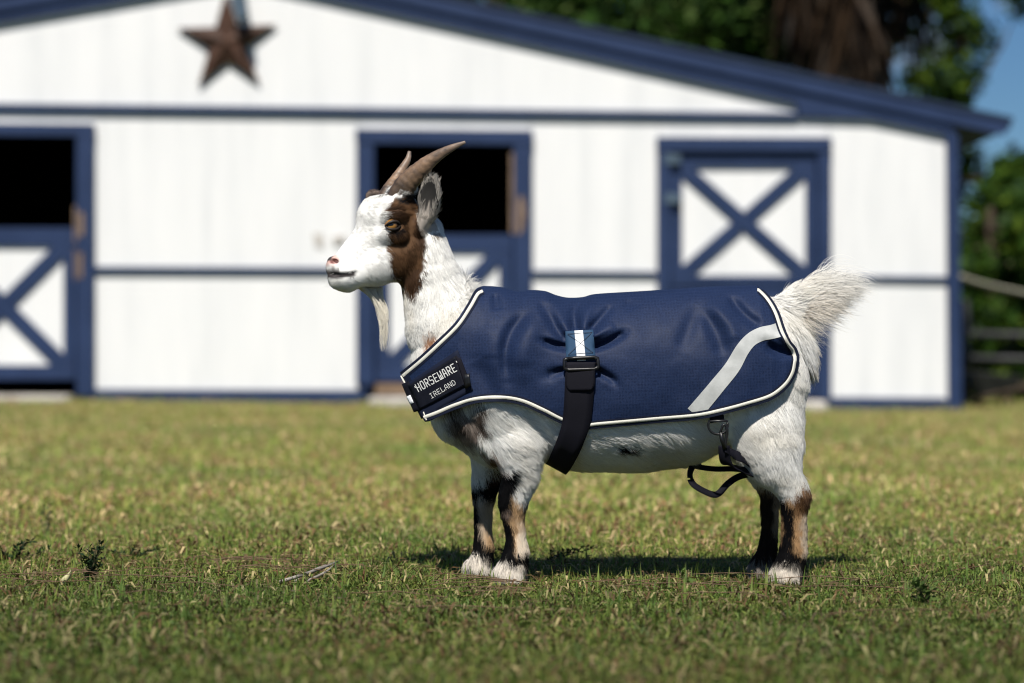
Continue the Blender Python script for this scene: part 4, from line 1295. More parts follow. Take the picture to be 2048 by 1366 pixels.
    bl = np.clip(rng.uniform(0.35, 1.05, nb), 0, 1) ** 0.8
    for i in range(1, npt):
        s = i / (npt - 1) * bl * (npt - 1)
        i0 = np.minimum(np.floor(s).astype(int), npt - 2); fr_ = (s - i0)[:, None]
        gp = guide[i0] * (1 - fr_) + guide[i0 + 1] * fr_
        off = B[:, 0] - guide[0]; off[:, 2] = bwz - 30
        sp = (1 - 0.72 * (i / (npt - 1)) ** 0.7)
        B[:, i] = gp + off * sp * np.array([0.62, .5, .7]) + rng.normal(size=(nb, 3)) * 0.5 * i + np.stack([np.sin(i * 1.1 + cu * .3) * 2.2, 0 * cu, 0 * cu], 1)
    B[:, :, 2] += 0
    BC = np.tile(np.array((0.88, 0.83, 0.72)), (nb, 1)) * rng.uniform(.85, 1.05, (nb, 1))
    # whiskers
    nwk = 34
    wu = rng.uniform(128, 156, nwk); sgn = rng.choice([-1, 1], nwk)
    w0 = np.stack(hd(wu, rng.uniform(-172, -135, nwk), sgn * rng.uniform(12, 26, nwk)), 1)
    wd = np.stack([-rng.uniform(.3, 1, nwk), rng.uniform(-.2, .7, nwk), rng.uniform(-.2, .6, nwk)], 1); wl = rng.uniform(12, 28, nwk)
    WK = w0[:, None, :] + wd[:, None, :] * (np.linspace(0, 1, npt)[None, :, None] * wl[:, None, None])
    ALL = np.concatenate([pts, B, WK]); CC = np.concatenate([C, BC, np.tile((0.75, 0.73, 0.7), (nwk, 1))]); RR = np.concatenate([rad, np.full(nb, 0.30), np.full(nwk, 0.16)])
    n = len(ALL)
    cv = bpy.data.hair_curves.new('fur')
    cv.add_curves([npt] * n)
    cv.attributes['position'].data.foreach_set('vector', gw(ALL).astype(np.float32).ravel())
    ra = cv.attributes.get('radius') or cv.attributes.new('radius', 'FLOAT', 'POINT')
    prof = np.array([1.0, 1.0, 0.92, 0.78, 0.55, 0.18])
    ra.data.foreach_set('value', (RR[:, None] * prof[None] * K).astype(np.float32).ravel())
    na_ = cv.attributes.new('root_normal', 'FLOAT_VECTOR', 'CURVE')
    Nn = Nn + (np.array([-0.25, -0.75, 0.75]) - Nn) * (0.7 * ((m_tail > .3) & (x > 1582) & (y < 650)))[:, None]; Nn /= np.linalg.norm(Nn, axis=1)[:, None]
    NN = np.concatenate([Nn, np.tile((-.3, 0, 1.0), (nb, 1)), np.tile((-.3, 0, 1.0), (nwk, 1))]); NN = np.stack([NN[:, 0], -NN[:, 2], -NN[:, 1]], 1)
    na_.data.foreach_set('vector', NN.astype(np.float32).ravel())
    ca = cv.attributes.new('fur_color', 'FLOAT_COLOR', 'CURVE')
    ca.data.foreach_set('color', np.concatenate([CC, np.ones((n, 1))], 1).astype(np.float32).ravel())
    cv.materials.append(M_FUR)
    o = bpy.data.objects.new('fur', cv); COL.objects.link(o); o.parent = goat
build_fur()

# ------------------------------------------------------------------ the goat coat
def fabric_mat():
    m, nt, b = new_mat('navy_ripstop')
    tc = nd(nt, 'ShaderNodeTexCoord').outputs['Object']
    mp = nd(nt, 'ShaderNodeMapping'); mp.inputs['Scale'].default_value = (1, 0.0, 1); mp.inputs['Rotation'].default_value = (0, 0.05, 0)
    nt.links.new(tc, mp.inputs['Vector'])
    br = nd(nt, 'ShaderNodeTexBrick'); br.offset = 0.0
    br.inputs['Scale'].default_value = 1.0
    br.inputs['Brick Width'].default_value = 0.0058; br.inputs['Row Height'].default_value = 0.0058
    br.inputs['Mortar Size'].default_value = 0.0006; br.inputs['Mortar Smooth'].default_value = 0.5
    br.inputs['Color1'].default_value = (0, 0, 0, 1); br.inputs['Color2'].default_value = (0, 0, 0, 1); br.inputs['Mortar'].default_value = (1, 1, 1, 1)
    sx = nd(nt, 'ShaderNodeSeparateXYZ'); cx = nd(nt, 'ShaderNodeCombineXYZ')
    nt.links.new(mp.outputs[0], sx.inputs[0]); nt.links.new(sx.outputs[0], cx.inputs[0]); nt.links.new(sx.outputs[2], cx.inputs[1])
    nt.links.new(cx.outputs[0], br.inputs['Vector'])
    nz = noise(nt, 900, 2, 0.5, vec=tc)
    nz2 = noise(nt, 7, 4, 0.6, vec=tc)
    sp1 = noise(nt, 380, 2, 0.6, vec=tc)
    base0 = ramp(nt, nz2, [(0.3, (0.0082, 0.0172, 0.051)), (0.7, (0.0108, 0.0218, 0.063))])
    spk = nd(nt, 'ShaderNodeVectorMath', operation='MULTIPLY'); nt.links.new(base0, spk.inputs[0]); nt.links.new(ramp(nt, sp1, [(0.3, (0.60, 0.62, 0.66)), (0.7, (1.40, 1.36, 1.30))]), spk.inputs[1])
    base = spk.outputs[0]
    line = nd(nt, 'ShaderNodeMix', data_type='RGBA')
    mm = nd(nt, 'ShaderNodeMath', operation='MULTIPLY')
    nt.links.new(br.outputs['Color'], mm.inputs[0]); nt.links.new(noise(nt, 320, 2, .5, vec=tc), mm.inputs[1])
    nt.links.new(mm.outputs[0], line.inputs['Factor'])
    nt.links.new(base, line.inputs[6]); line.inputs[7].default_value = (0.019, 0.031, 0.074, 1)
    nt.links.new(line.outputs[2], b.inputs['Base Color'])
    b.inputs['Roughness'].default_value = 0.6
    b.inputs['Specular IOR Level'].default_value = 0.16
    bp = bump(nt, b, nz, 0.25, 0.0006)
    b2 = nd(nt, 'ShaderNodeBump'); b2.inputs['Strength'].default_value = 0.10; b2.inputs['Distance'].default_value = 0.002
    nt.links.new(noise(nt, 95, 4, 0.6, vec=tc), b2.inputs['Height']); nt.links.new(b2.outputs[0], bp.inputs['Normal'])
    return m
M_FAB = fabric_mat()
def web_mat(name, c1, c2, sc_=900, rough=0.7, spec=0.3):
    m, nt, b = new_mat(name)
    tc = nd(nt, 'ShaderNodeTexCoord').outputs['Object']
    wv = nd(nt, 'ShaderNodeTexWave', wave_type='BANDS', bands_direction='Z'); wv.inputs['Scale'].default_value = sc_ * 0.35; wv.inputs['Distortion'].default_value = 1.0
    nt.links.new(tc, wv.inputs['Vector'])
    nt.links.new(ramp(nt, wv.outputs['Fac'], [(0.2, c1), (0.8, c2)]), b.inputs['Base Color'])
    b.inputs['Roughness'].default_value = rough; b.inputs['Specular IOR Level'].default_value = spec
    bump(nt, b, wv.outputs['Fac'], 0.4, 0.0008)
    return m
M_BIND = web_mat('navy_binding', (0.005, 0.008, 0.020), (0.011, 0.016, 0.038), spec=0.15)
M_PIPE = web_mat('cream_piping', (0.66, 0.64, 0.55), (0.80, 0.78, 0.70), 1500)
M_WEB = web_mat('black_webbing', (0.003, 0.003, 0.006), (0.011, 0.011, 0.018), spec=0.12)
M_TAB = web_mat('blue_tab', (0.018, 0.050, 0.105), (0.026, 0.070, 0.14))
M_BLACK = mottled('black_plastic', (0.006, 0.006, 0.007), (0.012, 0.012, 0.013), 60, 0.35, None, 0.0, spec=0.4)
M_REFL = mottled('grey_reflective_tape', (0.40, 0.41, 0.40), (0.50, 0.51, 0.50), 40, 0.55, None, 0.12, 500, spec=0.3)
M_PATCH = mottled('black_name_patch', (0.004, 0.005, 0.010), (0.007, 0.008, 0.014), 90, 0.7, None, 0.15, 900, spec=0.15)
M_THREAD = mottled('white_thread', (0.62, 0.62, 0.60), (0.75, 0.75, 0.72), 300, 0.7, None, 0.0)
M_WHITE_TAPE = mottled('white_tape', (0.70, 0.72, 0.74), (0.80, 0.81, 0.82), 60, 0.5, None, 0.05)
M_STITCH = mottled('dark_thread', (0.012, 0.015, 0.03), (0.02, 0.024, 0.04), 300, 0.7, None, 0.0)

coat = empty('goat_coat', Vector(gw((1190, 720, 0))))
tag(coat, 'navy blue ripstop goat coat with cream piping and grey reflective stripe worn by the goat', 'animal coat')

def coat_shell():
    nx, ny = 330, 120
    s = np.linspace(0, 1, nx)
    xs = 800.4 + (1587.6 - 800.4) * (s - 0.11 * np.sin(2 * PI * s) / 1.0 * 0.9)
    f = np.linspace(0, 1, ny)
    f = f ** 1.35
    X = np.repeat(xs[:, None], ny, 1)
    yt, yb = y_top(xs)[:, None], y_bot(xs)[:, None]
    Y = yt + (yb - yt) * f[None]
    W = coat_w(X, Y)
    ridge = (xs > 974) & (xs < 1511)
    W[ridge, 0] = 0
    V1 = np.stack([X, Y, W], -1).reshape(-1, 3); V2 = V1 * np.array([1, 1, -1])
    i, j = np.meshgrid(np.arange(nx - 1), np.arange(ny - 1), indexing='ij')
    a = (i * ny + j).ravel(); q = np.stack([a, a + 1, a + ny + 1, a + ny], 1)
    q2 = q[:, ::-1] + len(V1)
    o = fast_mesh('fabric_shell', gw(np.vstack([V1, V2])), np.vstack([q, q2]), M_FAB, coat, True)
    bm = bmesh.new(); bm.from_mesh(o.data); bmesh.ops.remove_doubles(bm, verts=bm.verts, dist=0.0004); bm.to_mesh(o.data); bm.free()
    o.data.polygons.foreach_set('use_smooth', [True] * len(o.data.polygons))
    m = o.modifiers.new('cloth', 'SOLIDIFY'); m.thickness = 0.0022; m.offset = -1
coat_shell()

def ribbon(path, hw, off, name, mat, parent=None, side=1, crown=0.0, n=None, wr=1.0, across=5, taper=None, thick=0.0):
    """strip lying on the coat along a 2-D path"""
    P = np.asarray(path, float) if n is None else catmull(path, n)
    T = np.gradient(P, axis=0); T /= np.linalg.norm(T, axis=1)[:, None] + 1e-9
    Nn = np.stack([-T[:, 1], T[:, 0]], 1)
    # smooth normals at corners
    for _ in range(3):
        Nn[1:-1] = (Nn[:-2] + Nn[1:-1] * 2 + Nn[2:]); Nn /= np.linalg.norm(Nn, axis=1)[:, None]
    HWd = np.full(len(P), hw) if np.isscalar(hw) else np.asarray(hw, float)
    rows = []
    for t in np.linspace(-1, 1, across):
        q = P + Nn * (HWd * t)[:, None]
        x = np.clip(q[:, 0], 800.6, 1587.4)
        yy = np.clip(q[:, 1], y_top(x) + 0.3, y_bot(x) - 0.0) if wr else q[:, 1]
        w = coat_w(x, yy, wr) + off + crown * (1 - t * t)
        rows.append(np.stack([x, yy, w * side], 1))
    V = np.stack(rows, 1)
    m = across
    i, j = np.meshgrid(np.arange(len(P) - 1), np.arange(m - 1), indexing='ij')
    a = (i * m + j).ravel(); q = np.stack([a, a + 1, a + m + 1, a + m], 1)
    if side < 0: q = q[:, ::-1]
    o = fast_mesh(name, gw(V.reshape(-1, 3)), q, mat, parent or coat, True)
    if thick:
        md = o.modifiers.new('t', 'SOLIDIFY'); md.thickness = thick; md.offset = 0
    return o

def inset(P, d):
    T = np.gradient(P, axis=0); T /= np.linalg.norm(T, axis=1)[:, None]
    Nn = np.stack([-T[:, 1], T[:, 0]], 1)
    for _ in range(6):
        Nn[1:-1] = (Nn[:-2] + Nn[1:-1] * 2 + Nn[2:]); Nn /= np.linalg.norm(Nn, axis=1)[:, None]
    return P + Nn * d
neck_line = catmull([(801, 745), (840, 714), (880, 678), (912, 646), (935, 611), (950, 584), (962, 575.5)], 70)
hem_line = np.vstack([catmull([(853, 841), (880, 831), (915, 816), (955, 804), (1000, 801), (1040, 807), (1080, 824), (1120, 844), (1160, 855), (1200, 852), (1300, 843), (1380, 836), (1430, 826), (1480, 813), (1530, 797), (1562, 774), (1580, 748), (1587, 720)], 240),
                      catmull([(1586.8, 712), (1581, 696), (1570, 682), (1560, 660), (1549, 622), (1535, 594), (1519, 575), (1512, 572)], 90)])
front_line = catmull([(801.5, 747), (816, 770), (833, 803), (850, 836)], 30)
for side in (1, -1):
    ribbon(inset(neck_line, 8), 8.0, 1.2, 'binding', M_BIND, side=side, crown=0.6)
    ribbon(inset(neck_line, 8.4), 3.0, 2.4, 'piping', M_PIPE, side=side, crown=1.6)
    ribbon(inset(hem_line, -8), 8.0, 1.2, 'binding', M_BIND, side=side, crown=0.6)
    ribbon(inset(hem_line, -8.8), 3.2, 2.4, 'piping', M_PIPE, side=side, crown=1.6)
    ribbon(inset(front_line, -7), 6.5, 1.2, 'binding', M_BIND, side=side, crown=0.6)
    ribbon([(1377, 824), (1420, 772), (1451, 734), (1471, 700), (1489, 680), (1511, 669), (1533, 664.5), (1557, 657)], np.interp(np.linspace(0, 1, 70), [0, .3, .5, .7, 1], [16, 15, 14.5, 13, 14]), 1.0, 'reflective_stripe', M_REFL, side=side, n=70, across=7)

# girth strap --------------------------------------------------------
strap = empty('girth_strap', Vector(gw((1155, 700, 140)))); strap.parent = coat; strap.matrix_parent_inverse = Matrix.Translation(-Vector(coat.location))
def quad_patch(corners, off, name, mat, parent, n=8, wr=0.35, thick=0.0015, round_=0):
    """a flat patch with corners (tl, tr, br, bl) laid over the coat"""
    tl, tr, br, bl = [np.array(c, float) for c in corners]
    V = []
    for v in np.linspace(0, 1, n):
        for u in np.linspace(0, 1, n):
            p = (tl * (1 - u) + tr * u) * (1 - v) + (bl * (1 - u) + br * u) * v
            if round_ and v > .75:
                p[0] += (0.5 - u) * 2 * abs(2 * u - 1) ** 3 * round_ * ((v - .75) * 4) ** 2
            V.append((p[0], p[1], float(coat_w(p[0], p[1], wr)) + off))
    Q = [(j * n + i, j * n + i + 1, (j + 1) * n + i + 1, (j + 1) * n + i) for j in range(n - 1) for i in range(n - 1)]
    o = mesh_obj(name, gw(np.array(V)), Q, mat, parent, True)
    if thick:
        m = o.modifiers.new('t', 'SOLIDIFY'); m.thickness = thick; m.offset = 0
    return o
quad_patch([(1128, 664), (1182, 661), (1186, 720), (1129, 722)], 3.0, 'anchor_tab', M_TAB, strap)
quad_patch([(1145.5, 663), (1162, 662), (1167, 721), (1150, 722)], 4.6, 'white_band', M_WHITE_TAPE, strap)
def stitch(a, b, parent, off, r=0.45, name='stitching', mat=M_STITCH, wr=.35):
    pts = [(a[0] + (b[0] - a[0]) * t, a[1] + (b[1] - a[1]) * t) for t in np.linspace(0, 1, 7)]
    v, f = sweep([gw((p[0], p[1], float(coat_w(*p, wr)) + off)) for p in pts], r * K, 5)
    mesh_obj(name, v, f, mat, parent)
for a, b in (((1132, 669), (1180, 666)), ((1133, 709), (1181, 705)), ((1132, 669), (1181, 705)), ((1180, 666), (1133, 709))): stitch(a, b, strap, 5.8)
# buckle: a rectangular loop
bk = [(1125, 717), (1190, 714), (1191, 737), (1126, 739)]
pts = []
for i in range(4):
    a, b = np.array(bk[i], float), np.array(bk[(i + 1) % 4], float)
    for t in np.linspace(0.12, 0.88, 5): pts.append(a * (1 - t) + b * t)
pts.append(pts[0])
v, f = sweep([gw((p[0], p[1], float(coat_w(1157, p[1], .0)) + (9 if 1132 < p[0] < 1184 else 7))) for p in pts], 3.6 * K, 8)
mesh_obj('buckle', v, f, M_BLACK, strap, True)
quad_patch([(1129, 726), (1185, 724), (1184, 779), (1128, 780)], 8.5, 'strap_end', M_WEB, strap, n=12, wr=0, round_=9, thick=0.003)
def strap_band():
    path = [(1157, 724, 29), (1155, 760, 28.5), (1153, 800, 28), (1149, 840, 27), (1141, 868, 25), (1132, 892, 23.5), (1124, 910, 22), (1119, 922, 21)]
    rows = []
    for cx, cy, hw in path:
        w = float(coat_w(cx, cy, 0)) + 5 if cy < 850 else None
        rows.append([cx, cy, hw, w])
    ws = [r[3] for r in rows if r[3] is not None]; w0 = ws[-1]
    tail = [r for r in rows if r[3] is None]
    for k, r in enumerate(tail): r[3] = [w0 - 8, w0 - 22, w0 - 42, w0 - 62][k]
    rows += [[1115, 931, 20, 52], [1112, 936, 20, 22], [1112, 937, 20, 0]]
    full = rows + [[r[0], r[1], r[2], -r[3]] for r in rows[-2::-1]]
    C = catmull(full, 110)
    V = []
    for r in C:
        for t in np.linspace(-1, 1, 5):
            V.append((r[0] + t * r[2], r[1] + t * (0.0 if r[1] < 800 else min((r[1] - 800) * .10, 11)), r[3] + (0.6 * (1 - t * t)) * np.sign(r[3] + 1e-6)))
    Q = [(i * 5 + j, i * 5 + j + 1, (i + 1) * 5 + j + 1, (i + 1) * 5 + j) for i in range(len(C) - 1) for j in range(4)]
    o = mesh_obj('webbing', gw(np.array(V)), Q, M_WEB, strap, True)
    m = o.modifiers.new('t', 'SOLIDIFY'); m.thickness = 0.003; m.offset = 0
strap_band()

# chest closure with the name patch ------------------------------------
clo = empty('chest_closure', Vector(gw((870, 770, 80)))); clo.parent = coat; clo.matrix_parent_inverse = Matrix.Translation(-Vector(coat.location))
quad_patch([(811, 770), (918, 700), (948, 778), (846, 836)], 2.2, 'dark_underlay', M_BIND, clo, n=14, wr=0.3)
quad_patch([(819, 771), (916, 711), (936, 768), (842, 818)], 5.5, 'name_patch', M_PATCH, clo, n=14, wr=0.0, thick=0.003)
quad_patch([(806, 768), (819, 762), (843, 819), (831, 823)], 5.0, 'velcro_tab', M_WEB, clo, n=8, wr=0.0, thick=0.003)
quad_patch([(815, 793), (823, 789), (830, 804), (823, 808)], 7.4, 'white_band', M_WHITE_TAPE, clo, n=4, wr=0.0)
quad_patch([(914, 712), (925, 718), (942, 764), (933, 771)], 7.6, 'strap_end', M_WEB, clo, n=6, wr=0.0, thick=0.003)
quad_patch([(930, 748), (941, 746), (944, 770), (933, 776)], 10.0, 'keeper', M_BLACK, clo, n=4, wr=0.0, thick=0.003)
for a, b in (((822, 775), (914, 717)), ((844, 813), (932, 766))): stitch(a, b, clo, 8.0, 0.3, mat=M_BIND, wr=0)
stitch((803, 752), (814, 770), clo, 4.5, 1.6, 'piping', M_PIPE, 0)
stitch((850, 822), (856, 838), clo, 4.5, 1.6, 'piping', M_PIPE, 0)
GLY = {'H': [[(0, 0), (0, 1)], [(1, 0), (1, 1)], [(0, .5), (1, .5)]], 'O': [[(.2, 0), (.8, 0), (1, .2), (1, .8), (.8, 1), (.2, 1), (0, .8), (0, .2), (.2, 0)]],
       'R': [[(0, 0), (0, 1), (.8, 1), (1, .8), (1, .6), (.8, .48), (0, .48)], [(.45, .48), (1, 0)]], 'S': [[(0, .08), (.2, 0), (.8, 0), (1, .18), (1, .38), (.8, .5), (.2, .5), (0, .64), (0, .82), (.2, 1), (.8, 1), (1, .92)]],
       'E': [[(1, 0), (0, 0), (0, 1), (1, 1)], [(0, .5), (.8, .5)]], 'W': [[(0, 1), (0, 0), (.5, 0), (1, 0), (1, 1)], [(.5, 0), (.5, .5)]],
       'A': [[(0, 0), (.12, .8), (.3, 1), (.7, 1), (.88, .8), (1, 0)], [(.06, .4), (.94, .4)]], 'I': [[(.5, 0), (.5, 1)], [(.1, 0), (.9, 0)], [(.1, 1), (.9, 1)]],
       'L': [[(0, 1), (0, 0), (1, 0), (1, .2)]], 'N': [[(0, 0), (0, 1), (1, 0), (1, 1)]], 'D': [[(0, 0), (0, 1), (.6, 1), (1, .7), (1, .3), (.6, 0), (0, 0)]]}
def lettering(text, a, b, h, thick, gap, name='lettering'):
    """strokes on the patch between two baseline points"""
    a = np.array(a, float); b = np.array(b, float); t = (b - a); L = np.linalg.norm(t); t /= L; up = np.array([t[1], -t[0]])
    cw = L / len(text)
    V, Q = [], []
    for i, ch in enumerate(text):
        for st in GLY[ch]:
            for p, q in zip(st[:-1], st[1:]):
                P = [a + t * (i * cw + gap + z[0] * (cw - 2 * gap)) + up * (z[1] * h) for z in (p, q)]
                d = P[1] - P[0]; d /= np.linalg.norm(d) + 1e-9; n = np.array([-d[1], d[0]]) * thick / 2; e = d * thick / 2
                o = len(V)
                for z in (P[0] - e + n, P[1] + e + n, P[1] + e - n, P[0] - e - n):
                    V.append((z[0], z[1], float(coat_w(z[0], z[1], 0)) + 8.2 + 0.02 * len(V) / 40))
                Q.append((o, o + 1, o + 2, o + 3))
    mesh_obj(name, gw(np.array(V)), Q, M_THREAD, clo)
lettering('HORSEWARE', (838.5, 783), (918, 740), 15.5, 1.7, 2.0)
lettering('IRELAND', (865, 796), (916, 766), 9.5, 0.95, 1.5)
for p in ((832, 772), (915, 722)): stitch((p[0], p[1]), (p[0] + 2, p[1] + 3), clo, 8.2, 0.8, 'quote_mark', M_THREAD, 0)

# leg straps -------------------------------------------------------------
legs = empty('leg_strap', Vector(gw((1425, 840, 110)))); legs.parent = coat; legs.matrix_parent_inverse = Matrix.Translation(-Vector(coat.location))
def band(path, hw, name, mat, parent, n=40, thick=0.002, wdir=None):
    """webbing along 3-D goat-plane points; wdir is the strip's width direction"""
    C = catmull(path, n)
    V = []
    for i, p in enumerate(C):
        t = C[min(i + 1, n - 1)] - C[max(i - 1, 0)]; t /= np.linalg.norm(t)
        if wdir is None: d = np.array([-t[1], t[0], 0.0])
        else:
            wv = np.array(wdir[0]) * (1 - i / (n - 1)) + np.array(wdir[1]) * (i / (n - 1)); d = wv - t * (wv @ t)
        d /= np.linalg.norm(d) + 1e-9
        V += [p - d * hw, p, p + d * hw]
    Q = [(i * 3 + j, i * 3 + j + 1, (i + 1) * 3 + j + 1, (i + 1) * 3 + j) for i in range(n - 1) for j in range(2)]
    o = mesh_obj(name, gw(np.array(V)), Q, mat, parent, True)
    m = o.modifiers.new('t', 'SOLIDIFY'); m.thickness = thick; m.offset = 0
    return o
wl = float(coat_w(1422, 826, 0))
band([(1420, 818, wl - 6), (1421, 828, wl - 5), (1423, 840, wl - 6)], 14, 'loop', M_WEB, legs, 8)
ring = [(1424 + 19 * math.cos(a), 847 + 17 * math.sin(a), wl - 4) for a in np.linspace(-0.35, PI + 0.35, 22)]
ring = ring + [(1406, 838, wl - 4), (1442, 838, wl - 4), ring[0]]
v, f = sweep([gw(p) for p in ring], 2.3 * K, 8); mesh_obj('ring', v, f, M_BLACK, legs, True)
v, f = sweep([gw(p) for p in catmull([(1428, 862, wl - 3), (1434, 846, wl - 2), (1441, 852, wl - 4), (1440, 872, wl - 6), (1436, 893, wl - 7)], 20)], [2.4 * K] * 8 + [3.4 * K] * 12, 8); mesh_obj('snap_hook', v, f, M_BLACK, legs, True)
v, f = sweep([gw(p) for p in [(1429, 860, wl - 4), (1432, 876, wl - 5), (1438, 892, wl - 7)]], 4.2 * K, 8); mesh_obj('snap_body', v, f, M_BLACK, legs, True)
band([(1436, 886, wl - 8), (1437, 905, wl - 12), (1444, 922, wl - 22), (1470, 933, wl - 40), (1500, 944, wl - 70), (1518, 950, 10)], 11, 'strap_tape', M_WEB, legs, wdir=((1, .1, 0), (0.3, 1, 0)))
band([(1438, 892, wl - 10), (1455, 902, wl - 20), (1476, 915, wl - 30), (1500, 935, 60)], 9, 'strap_fold', M_WEB, legs, wdir=((0.6, .8, 0), (0.5, .9, 0)))
band([(1384, 930, 20), (1377, 945, 40), (1380, 962, 50), (1394, 974, 52), (1420, 986, 48), (1434, 984, 44), (1452, 966, 36), (1476, 952, 24), (1515, 945, 0)], 6.5, 'hanging_strap', M_WEB, legs, 60, wdir=((0.3, 1, .5), (0, 1, .4)))
band([(1384, 930, 20), (1400, 934, 10), (1430, 938, 0), (1470, 938, 0), (1515, 944, -5)], 5.5, 'hanging_strap', M_WEB, legs, 40, wdir=((0, 1, .5), (0, 1, .4)))
quad = band([(1378, 932, 22), (1392, 930, 22), (1398, 932, 20)], 6, 'slider', M_BLACK, legs, 8, 0.005)
tl_ = empty('tail_strap', Vector(gw((1584, 760, 70)))); tl_.parent = coat; tl_.matrix_parent_inverse = Matrix.Translation(-Vector(coat.location))
v, f = sweep([gw(p) for p in catmull([(1583, 738, 92), (1588, 752, 90), (1589, 766, 86), (1586, 772, 84)], 12)], 3.2 * K, 8); mesh_obj('snap_hook', v, f, M_BLACK, tl_, True)
band([(1578, 750, 88), (1584, 775, 82), (1589, 800, 62), (1586, 830, 30)], 7, 'strap_tape', M_WEB, tl_, 20, wdir=((1, 0, -.3), (.6, 0, -.7)))

# ------------------------------------------------------------------ lawn
def grass_patch(seed, n=820, size=0.34):
    r = np.random.default_rng(seed)
    x = r.uniform(-.5, .5, n) * size; y = r.uniform(-.5, .5, n) * size
    az = r.uniform(0, 2 * PI, n); lean = np.clip(r.normal(1.02, 0.35, n), 0.1, 1.5)
    kind = r.random(n)
    L = r.uniform(0.011, 0.030, n); wd = r.uniform(0.0008, 0.0024, n)
    dry = kind > 0.80; litter = kind > 0.955; tall = (kind < 0.015); broad = (kind > 0.015) & (kind < 0.15)
    lean = np.where(dry, np.clip(lean + .4, 0, 1.5), lean); lean = np.where(litter, 1.5, lean); lean = np.where(tall, 0.25, lean)
    L = np.where(tall, r.uniform(0.035, 0.06, n), L); L = np.where(litter, r.uniform(.02, .05, n), L)
    wd = np.where(broad, 0.0036, wd); L = np.where(broad, L * .62, L); wd = np.where(litter, wd * 1.2, wd)
    h = np.stack([np.cos(az), np.sin(az), 0 * az], 1); s = np.stack([-np.sin(az), np.cos(az), 0 * az], 1)
    z0 = np.where(litter, r.uniform(.004, .014, n), 0.0)
    p0 = np.stack([x, y, z0 - .003 * (~litter)], 1)
    up = np.array([0, 0, 1.0])
    d1 = h * np.sin(lean * .55)[:, None] + up * np.cos(lean * .55)[:, None]
    d2 = h * np.sin(lean * 1.25)[:, None] + up * np.cos(np.minimum(lean * 1.25, 1.6))[:, None]
    p1 = p0 + d1 * (L * .5)[:, None]; p2 = p1 + d2 * (L * .5)[:, None]
    tw = r.normal(0, .4, (n, 1))
    s2 = s * np.cos(tw) + up * np.sin(tw)
    V = np.stack([p0 - s * wd[:, None] * .7, p0 + s * wd[:, None] * .7, p1 + s2 * wd[:, None], p1 - s2 * wd[:, None], p2], 1).reshape(-1, 3)
    o = np.arange(n)[:, None] * 5
    Fq = [(int(b), int(b) + 1, int(b) + 2, int(b) + 3) for b in o[:, 0]] + [(int(b) + 3, int(b) + 2, int(b) + 4) for b in o[:, 0]]
    greens = np.array([(0.105, 0.160, 0.036), (0.145, 0.190, 0.048), (0.075, 0.125, 0.032), (0.185, 0.215, 0.062)])
    drys = np.array([(0.25, 0.22, 0.10), (0.19, 0.18, 0.07), (0.15, 0.125, 0.055), (0.29, 0.25, 0.13)])
    c = greens[r.integers(0, 4, n)]; c = np.where(dry[:, None], drys[r.integers(0, 4, n)], c)
    lit = np.array([(0.13, 0.075, 0.042), (0.10, 0.07, 0.042), (0.34, 0.28, 0.17), (0.20, 0.16, 0.10)])
    c = np.where(litter[:, None], lit[r.integers(0, 4, n)], c) * r.uniform(.75, 1.25, (n, 1))
    me = bpy.data.meshes.new('grass_tuft'); me.from_pydata(V.tolist(), [], Fq); me.update()
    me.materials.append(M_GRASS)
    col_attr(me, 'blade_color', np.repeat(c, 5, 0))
    return bpy.data.objects.new('grass_tuft', me)

